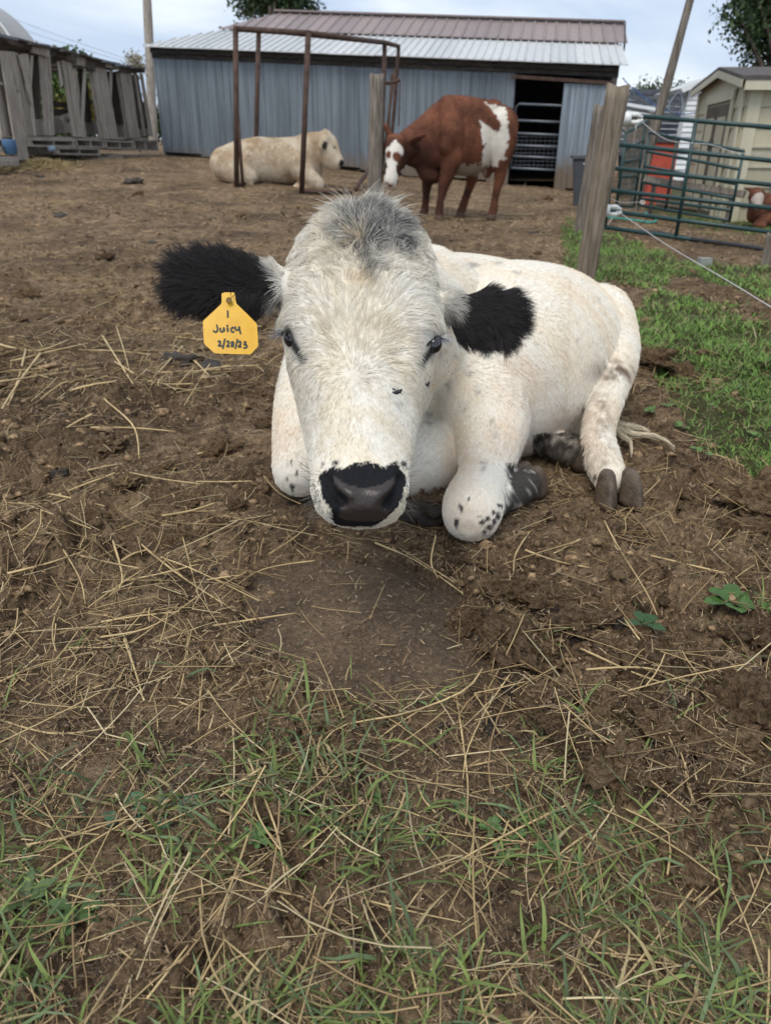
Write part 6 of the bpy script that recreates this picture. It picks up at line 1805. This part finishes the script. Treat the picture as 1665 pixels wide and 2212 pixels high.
# neck to head, head turned to the camera
hd_ = [(322, 640, -.02, .105, .13), (285, 640, -.08, .115, .12), (262, 700, -.13, .115, .115), (245, 790, -.17, .105, .11), (225, 880, -.20, .088, .095), (200, 970, -.23, .075, .082), (180, 1050, -.25, .073, .072), (172, 1095, -.26, .055, .05)]
hc_ = np.array([(*S(a, b, l), ra, rb) for a, b, l, ra, rb in hd_])
axh = nrm(hc_[-1, :3] - hc_[1, :3]); fA = nrm(np.cross(axh, W(-.62, -.75, .1))); fB = np.cross(axh, fA)
sh.append(loft(hc_[:, :3], fA, fB, hc_[:, 3], hc_[:, 4], n=28, steps=28, power=2.3))
sh.append(limb([S(420, 700, -.02), S(330, 760, -.08), S(290, 860, -.13)], [.15, .12, .085], steps=14))           # throat and jaw
sh.append(limb([S(235, 600, .02), S(200, 530, .06), S(180, 470, .08)], [.035, .055, .015], flat=.4, steps=14))        # far ear, up
sh.append(limb([S(400, 660, -.17), S(470, 620, -.24), S(540, 585, -.27)], [.035, .06, .02], flat=.45, steps=14))     # near ear, out
sh.append(limb([S(1465, 310, 0), S(1495, 420, -.01), S(1492, 620, -.02), S(1485, 850, -.02), S(1480, 960, -.02)], [.04, .035, .025, .03, .035], steps=18))  # tail
sh.append(limb([S(1320, 300, -.19), S(1290, 285, -.13)], [.055, .06], steps=8)); sh.append(limb([S(800, 300, -.12), S(830, 560, -.22), S(790, 700, -.24)], [.10, .14, .10], steps=14))
sh.append(limb([S(560, 880, 0), S(640, 985, 0), S(720, 1000, 0)], [.07, .09, .09], steps=12)); sh.append(limb([S(1330, 900, -.02), S(1310, 980, -.03)], [.09, .05], steps=8))                                     # udder
cb = G(986, 470)
cm = place(np.array([cb[0], cb[1], macro(cb[0], cb[1])]), math.radians(14))
ref = np.array([cb[0], cb[1], 0]); nref = nrm(np.array([math.cos(math.radians(14)), math.sin(math.radians(14)), 0]))
BELT = [(1160, 235), (1270, 255), (1370, 275), (1400, 400), (1412, 600), (1375, 800), (1290, 905), (1120, 890), (1150, 700), (1132, 560), (1110, 420), (1180, 470), (1240, 520), (1310, 535), (1330, 490), (1290, 380), (1215, 285)]
def pix3(V):
    x, y, d = proj(V); return (x - 806) / .2076, (y - 173) / .2076
def red_color(loc, V):
    n = len(loc); zx, zy = pix3(V); zx2, zy2 = loc[:, 0] / K / 1.05 + 1000, 1448 - loc[:, 2] / K
    n1 = fbm(loc[:, 0] * 5 + loc[:, 1] * 3, loc[:, 2] * 5, 3, 3); n2 = fbm(loc[:, 0] * 22, loc[:, 2] * 22 + loc[:, 1] * 9, 2, 7)
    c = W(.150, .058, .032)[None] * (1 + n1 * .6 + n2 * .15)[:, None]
    dk = np.clip(sstep(560, 720, zy2) * sstep(950, 560, zx2) * .8 + sstep(950, 1200, zy2) * .4, 0, .8)[:, None]  # dark brisket, plus shade below the lit back put into the coat colour
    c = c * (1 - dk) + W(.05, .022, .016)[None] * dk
    nearside = loc[:, 1] < .1
    belt = in_poly(zx + n2 * 26 + n1 * 10, zy + n2 * 26, BELT) & (zx2 > 1050) & nearside
    farbelt = (zx2 > 1120) & (zx2 < 1400) & ~nearside & (zy2 < 880)
    bel = (zy2 > 880 + n2 * 30) & (zx2 > 930) & (zx2 < 1290) & (zy2 < 1010) & (np.abs(loc[:, 1]) < .34)
    c = np.where((belt | farbelt)[:, None], W(.72, .68, .60)[None] * (1 + n2 * .08)[:, None], c)
    c = np.where((bel & ~belt)[:, None], W(.36, .29, .23)[None], c)
    # face
    hh = loc[:, 0] < S(330, 0)[0]
    blaze = in_poly(zx + n2 * 6, zy + n2 * 6, [(215, 610), (235, 620), (262, 660), (310, 700), (318, 765), (285, 810), (250, 850), (232, 930), (250, 975), (260, 1000), (235, 1120), (100, 1110), (100, 1040), (150, 900), (125, 820), (130, 730), (160, 680), (200, 650)]) & (zx < 330)
    patches = (np.hypot((zx - 160) / 26, (zy - 775) / 42) < 1) | (np.hypot((zx - 245) / 42, (zy - 795) / 52) < 1)
    c = np.where((blaze & hh)[:, None], W(.74, .70, .63)[None], c)
    c = np.where((patches & hh)[:, None], W(.15, .055, .03)[None], c)
    nose = in_poly(zx, zy, [(95, 1050), (150, 1060), (190, 1090), (195, 1130), (90, 1130)])
    c = np.where((nose & hh)[:, None], W(.30, .16, .13)[None], c)
    c = np.where((zy2 > 1400)[:, None], W(.11, .075, .055)[None], c)
    return np.clip(c, .01, .85)
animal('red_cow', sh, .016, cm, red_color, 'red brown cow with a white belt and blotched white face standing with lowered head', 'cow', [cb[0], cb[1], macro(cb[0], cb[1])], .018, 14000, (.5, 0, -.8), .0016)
# ---- the cream cow lying under the pipe frame (zoom units of its own)
K2 = .00258
def S2_(zx, zy, lat=0.0): return W((zx - 560) * K2, lat, (1132 - zy) * K2)
lb = []
for zx, zt, zb, a in [(178, 960, 1040, .10), (205, 935, 1100, .25), (260, 905, 1120, .36), (340, 885, 1135, .42), (440, 868, 1140, .45), (540, 872, 1140, .45), (640, 868, 1140, .42), (720, 858, 1140, .36), (790, 855, 1110, .28), (840, 858, 1080, .2)]:
    lb.append((*S2_(zx, (zt + zb) / 2), a, (zb - zt) / 2 * K2))
lb = np.array(lb)
sh2 = [loft(lb[:, :3], W(0, 1, 0), W(0, 0, 1), lb[:, 3], lb[:, 4], n=30, steps=36, power=2.2),
       limb([S2_(770, 930), S2_(820, 900, -.05), S2_(865, 885, -.08)], [.25, .18, .13], steps=14),
       loft(*(lambda q: (q[:, :3], nrm(np.cross(nrm(q[-1, :3] - q[0, :3]), W(.3, -.9, .2))), nrm(np.cross(nrm(q[-1, :3] - q[0, :3]), nrm(np.cross(nrm(q[-1, :3] - q[0, :3]), W(.3, -.9, .2))))), q[:, 3], q[:, 4]))(
            np.array([(*S2_(858, 872, -.06), .10, .12), (*S2_(885, 895, -.08), .155, .15), (*S2_(905, 935, -.12), .15, .14), (*S2_(935, 975, -.16), .115, .11), (*S2_(962, 1005, -.19), .085, .09), (*S2_(978, 1020, -.21), .055, .06)])), n=24, steps=20, power=2.2),
       limb([S2_(868, 878, -.20), S2_(862, 905, -.28), S2_(858, 935, -.30)], [.05, .065, .03], flat=.5, steps=10),
       limb([S2_(872, 950, -.10), S2_(905, 990, -.14), S2_(945, 1020, -.17)], [.17, .13, .075], steps=12),
       limb([S2_(872, 850, -.02), S2_(880, 842, .0), S2_(890, 840, .0)], [.08, .07, .05], steps=8),
       limb([S2_(700, 1010, -.25), S2_(760, 1070, -.33), S2_(830, 1115, -.36), S2_(845, 1130, -.36)], [.22, .15, .105, .09], steps=16),
       limb([S2_(840, 1128, -.34), S2_(760, 1140, -.36), S2_(700, 1145, -.36)], [.085, .06, .06], steps=10),
       limb([S2_(260, 1020, -.28), S2_(340, 1070, -.42), S2_(430, 1115, -.46), S2_(380, 1135, -.48)], [.26, .18, .10, .06], steps=16)]
g2 = G(598, 398)
cm2 = place(np.array([g2[0] , g2[1] + .2, macro(g2[0], g2[1])]), math.radians(-4))
def cream_color(loc, V):
    zx, zy = loc[:, 0] / K2 + 560, 1132 - loc[:, 2] / K2
    n1 = fbm(loc[:, 0] * 3 + loc[:, 1] * 2, loc[:, 2] * 3, 3, 13); n2 = fbm(loc[:, 0] * 14, loc[:, 2] * 14, 2, 17)
    m = np.clip(.5 + n1 * .9 + n2 * .3, 0, 1)[:, None]
    c = W(.58, .445, .30)[None] * m + W(.76, .67, .53)[None] * (1 - m)
    d = (np.clip(.35 * sstep(1060, 1130, zy) * np.clip(.6 + n2 * 1.5, 0, 1) + np.exp(-((zx - 655) / 28) ** 2 - ((zy - 1075) / 40) ** 2) + .6 * np.exp(-((zx - 380) / 30) ** 2 - ((zy - 1070) / 30) ** 2), 0, 1) * .7)[:, None]
    c = c * (1 - d) + W(.34, .22, .13)[None] * d
    px, py, _ = proj(V); qx, qy = (px - 403) / .3459, py / .3459
    ear = np.hypot((qx - 865) / 17, (qy - 908) / 26) < 1
    nose = np.hypot((qx - 975) / 22, (qy - 1012) / 26) < 1
    eye = (np.hypot((qx - 921) / 10, (qy - 922) / 8) < 1)
    gr_ = np.exp(-((qx - 890) / 18) ** 2 - ((qy - 870) / 20) ** 2)[:, None] * .4
    c = c * (1 - gr_) + W(.2, .18, .15)[None] * gr_
    c = np.where((ear | nose | eye)[:, None], W(.02, .02, .022)[None], c)
    return c
animal('cream_cow', sh2, .03, cm2, cream_color, 'shaggy cream cow with black ears lying sideways inside the pipe frame', 'cow', [g2[0], g2[1] + .2, macro(g2[0], g2[1])], .035, 22000, (-.5, 0, -.8), .0019)
# ---- brown calf resting by the far gate, mostly out of the frame
g3 = G(1672, 492)
def S3(x, y, z): return W(x, y, z)
sh3 = [loft(np.array([S3(-.45, 0, .16), S3(-.38, 0, .20), S3(-.1, 0, .23), S3(.25, 0, .24), S3(.5, 0, .2), S3(.58, 0, .18)]), W(0, 1, 0), W(0, 0, 1), [.05, .14, .2, .22, .16, .05], [.06, .16, .22, .23, .17, .06], n=24, steps=24),
       limb([S3(-.3, 0, .28), S3(-.42, -.05, .36), S3(-.46, -.1, .38)], [.13, .10, .09], steps=12), limb([S3(-.45, -.08, .40), S3(-.5, -.2, .34), S3(-.52, -.28, .28)], [.085, .08, .05], steps=12),
       limb([S3(-.40, .02, .43), S3(-.34, .12, .46)], [.03, .02], steps=6), limb([S3(-.5, -.1, .43), S3(-.6, -.08, .47)], [.03, .02], steps=6), limb([S3(-.25, -.15, .1), S3(-.45, -.22, .05), S3(-.35, -.24, .03)], [.07, .05, .035], steps=10)]
def calf_color(loc, V):
    n2 = fbm(loc[:, 0] * 9, loc[:, 2] * 9 + loc[:, 1] * 6, 3, 5)
    c = W(.14, .055, .032)[None] * (1 + n2 * .6)[:, None]
    w_ = (loc[:, 1] < -.20) & (loc[:, 2] > .2) & (loc[:, 0] < -.4)
    return np.clip(np.where(w_[:, None], W(.42, .36, .31)[None], c), .01, .8)
animal('brown_calf', sh3, .016, place(np.array([g3[0] + .12, g3[1] + .15, macro(g3[0], g3[1])]), .1), calf_color, 'brown calf with a pale muzzle resting beyond the gate post', 'calf', [g3[0], g3[1], macro(g3[0], g3[1])], .02, 2500, (.5, 0, -.8), .002)
# ------------------------------------------------------------------ trees
M_LEAFT = m_vcol('tree_leaf', .6, .25, .15, 8)
M_BARK = m_wood('bark', (.06, .05, .04), (.12, .10, .085), (6, 6, 1))
def tree(base, height_, blobs, nleaf, leaf, colr, label, group, trunk_r=.18, seed=1):
    """blobs: (x, y, z, rx, rz) clumps of the crown, in metres from the base"""
    rr = np.random.default_rng(seed)
    g = thing('tree', base, label, 'tree', group)
    base = np.asarray(base, float)
    mb = MB(); top = base + np.array([.15, .1, height_ * .8])
    q = catmull(np.array([base - np.array([0, 0, .2]), base * .6 + top * .4 + np.array([.12, 0, 0]), top]), 10)
    mb.tube(q, np.linspace(trunk_r, trunk_r * .25, 10), 9); tr = mb.build('trunk', M_BARK, g, True)
    for b in blobs:
        c = base + np.array(b[:3]); i = int(np.clip((c[2] - base[2]) / height_ * 7, 1, 8))
        mb = MB(); mb.tube(catmull(np.array([q[i], (q[i] + c) / 2 + np.array([0, 0, .15]), c]), 6), np.linspace(trunk_r * .4, .02, 6), 6); mb.build('limb', M_BARK, tr, True)
    w = np.array([b[3] ** 2 * b[4] for b in blobs]); k = rr.choice(len(blobs), nleaf, p=w / w.sum())
    B = np.array(blobs)[k]
    d = nrm(rr.normal(0, 1, (nleaf, 3))); rad = rr.random(nleaf) ** .45
    # twigs: leaves gather in clusters
    ncl = nleaf // 14
    cid = rr.integers(0, ncl, nleaf); jit = rr.normal(0, leaf * 1.5, (nleaf, 3))
    cd = nrm(rr.normal(0, 1, (ncl, 3))); cr = rr.random(ncl) ** .4; cb_ = rr.choice(len(blobs), ncl, p=w / w.sum())
    Bc = np.array(blobs)[cb_]
    cp = Bc[:, :3] + cd * cr[:, None] * np.stack([Bc[:, 3], Bc[:, 3], Bc[:, 4]], -1)
    p = base + cp[cid] + jit
    a = nrm(rr.normal(0, 1, (nleaf, 3))); b = nrm(np.cross(a, rr.normal(0, 1, (nleaf, 3))))
    L = leaf * (.6 + .8 * rr.random(nleaf))[:, None]
    V = np.stack([p - a * L * .5, p + b * L * .30, p + a * L * .5, p - b * L * .30], 1).reshape(-1, 3)
    Q = np.arange(nleaf * 4).reshape(-1, 4)
    c = np.array(colr)[None] * (.55 + .8 * rr.random(ncl))[cid][:, None] * (.75 + .5 * rr.random(nleaf))[:, None]
    add_obj('crown', raw_mesh('crown', V, Q, False, np.repeat(c, 4, 0)), M_LEAFT, g)
def tree_px(px, py_base_z, dist, blobs_px, leaf, n, colr, label, group, seed, tr=.2):
    b = P(px, 300, dist); base = np.array([b[0], b[1], py_base_z])
    bl = []
    for x, y, rx, ry in blobs_px:
        c = P(x, y, dist + random.uniform(-.6, .6)); m = dist / 1600
        bl.append((*(c - base), rx * m, ry * m))
    tree(base, max(b_[2] for b_ in bl), bl, n, leaf, colr, label, group, tr, seed)
tree_px(1640, 0, 26, [(1590, 30, 34, 26), (1640, 15, 50, 40), (1620, 75, 34, 34), (1665, 95, 46, 40), (1632, 118, 18, 22), (1690, 40, 60, 60), (1655, 148, 40, 16), (1700, 150, 50, 20), (1602, 55, 18, 16), (1690, -60, 90, 70), (1620, -40, 50, 40)], .16, 15000, (.040, .066, .026),
        'tall dark green tree with hanging boughs rising behind the beige shed', None, 5, .28)
tree_px(590, .5, 40, [(540, 5, 34, 26), (590, -2, 50, 30), (640, 5, 40, 22), (600, -45, 70, 40), (668, 18, 14, 10), (512, 8, 12, 10)], .22, 9000, (.045, .075, .030), 'round topped tree showing above the barn roof ridge', None, 6, .3)
# trees seen through the pallet shed
tree_px(140, .5, 30, [(135, 190, 40, 40), (165, 180, 40, 46), (120, 215, 30, 30), (190, 210, 30, 30), (155, 235, 50, 24)], .2, 6500, (.075, .115, .030), 'green tree seen through the gap of the pallet shed', None, 7, .2)
tree_px(60, .5, 34, [(70, 200, 40, 40), (30, 210, 40, 40), (90, 235, 40, 24)], .22, 3500, (.06, .095, .035), 'shadowy tree behind the narrow slots of the shed', None, 8, .2)
tree_px(178, .5, 24, [(175, 240, 26, 16), (190, 225, 16, 14), (160, 250, 20, 12)], .14, 2200, (.16, .14, .03), 'yellowing bush seen low through the shed gap', None, 9, .08)
tree_px(296, .5, 24, [(295, 134, 7, 7), (292, 142, 8, 6)], .10, 500, (.30, .27, .19), 'pale dry bush top peeking over the shed by the barn corner', None, 10, .06)
# far hedge line beyond the yard
for i in range(12):
    x = 1330 + i * 26; 
    if i not in (2, 3, 5): continue
    tree_px(x, 0, 46, [(x, 199, 8, 5), (x + 8, 204, 12, 6)], .2, 400, (.05, .075, .03), 'low treetop showing over the dark shingled roof', 'treetops over the shingled roof', 20 + i, .1)
for i in range(9):
    x = -40 + i * 45
    tree_px(x, .6, 70, [(x, 262, 40, 20), (x + 20, 268, 36, 18)], .5, 900, (.06, .085, .035), 'distant hedge tree beyond the pallet shed', 'hedge trees beyond the pallet shed', 40 + i, .15)
if False: print(sum(sum(len(p.vertices) - 2 for p in m.polygons) * m.users for m in bpy.data.meshes))
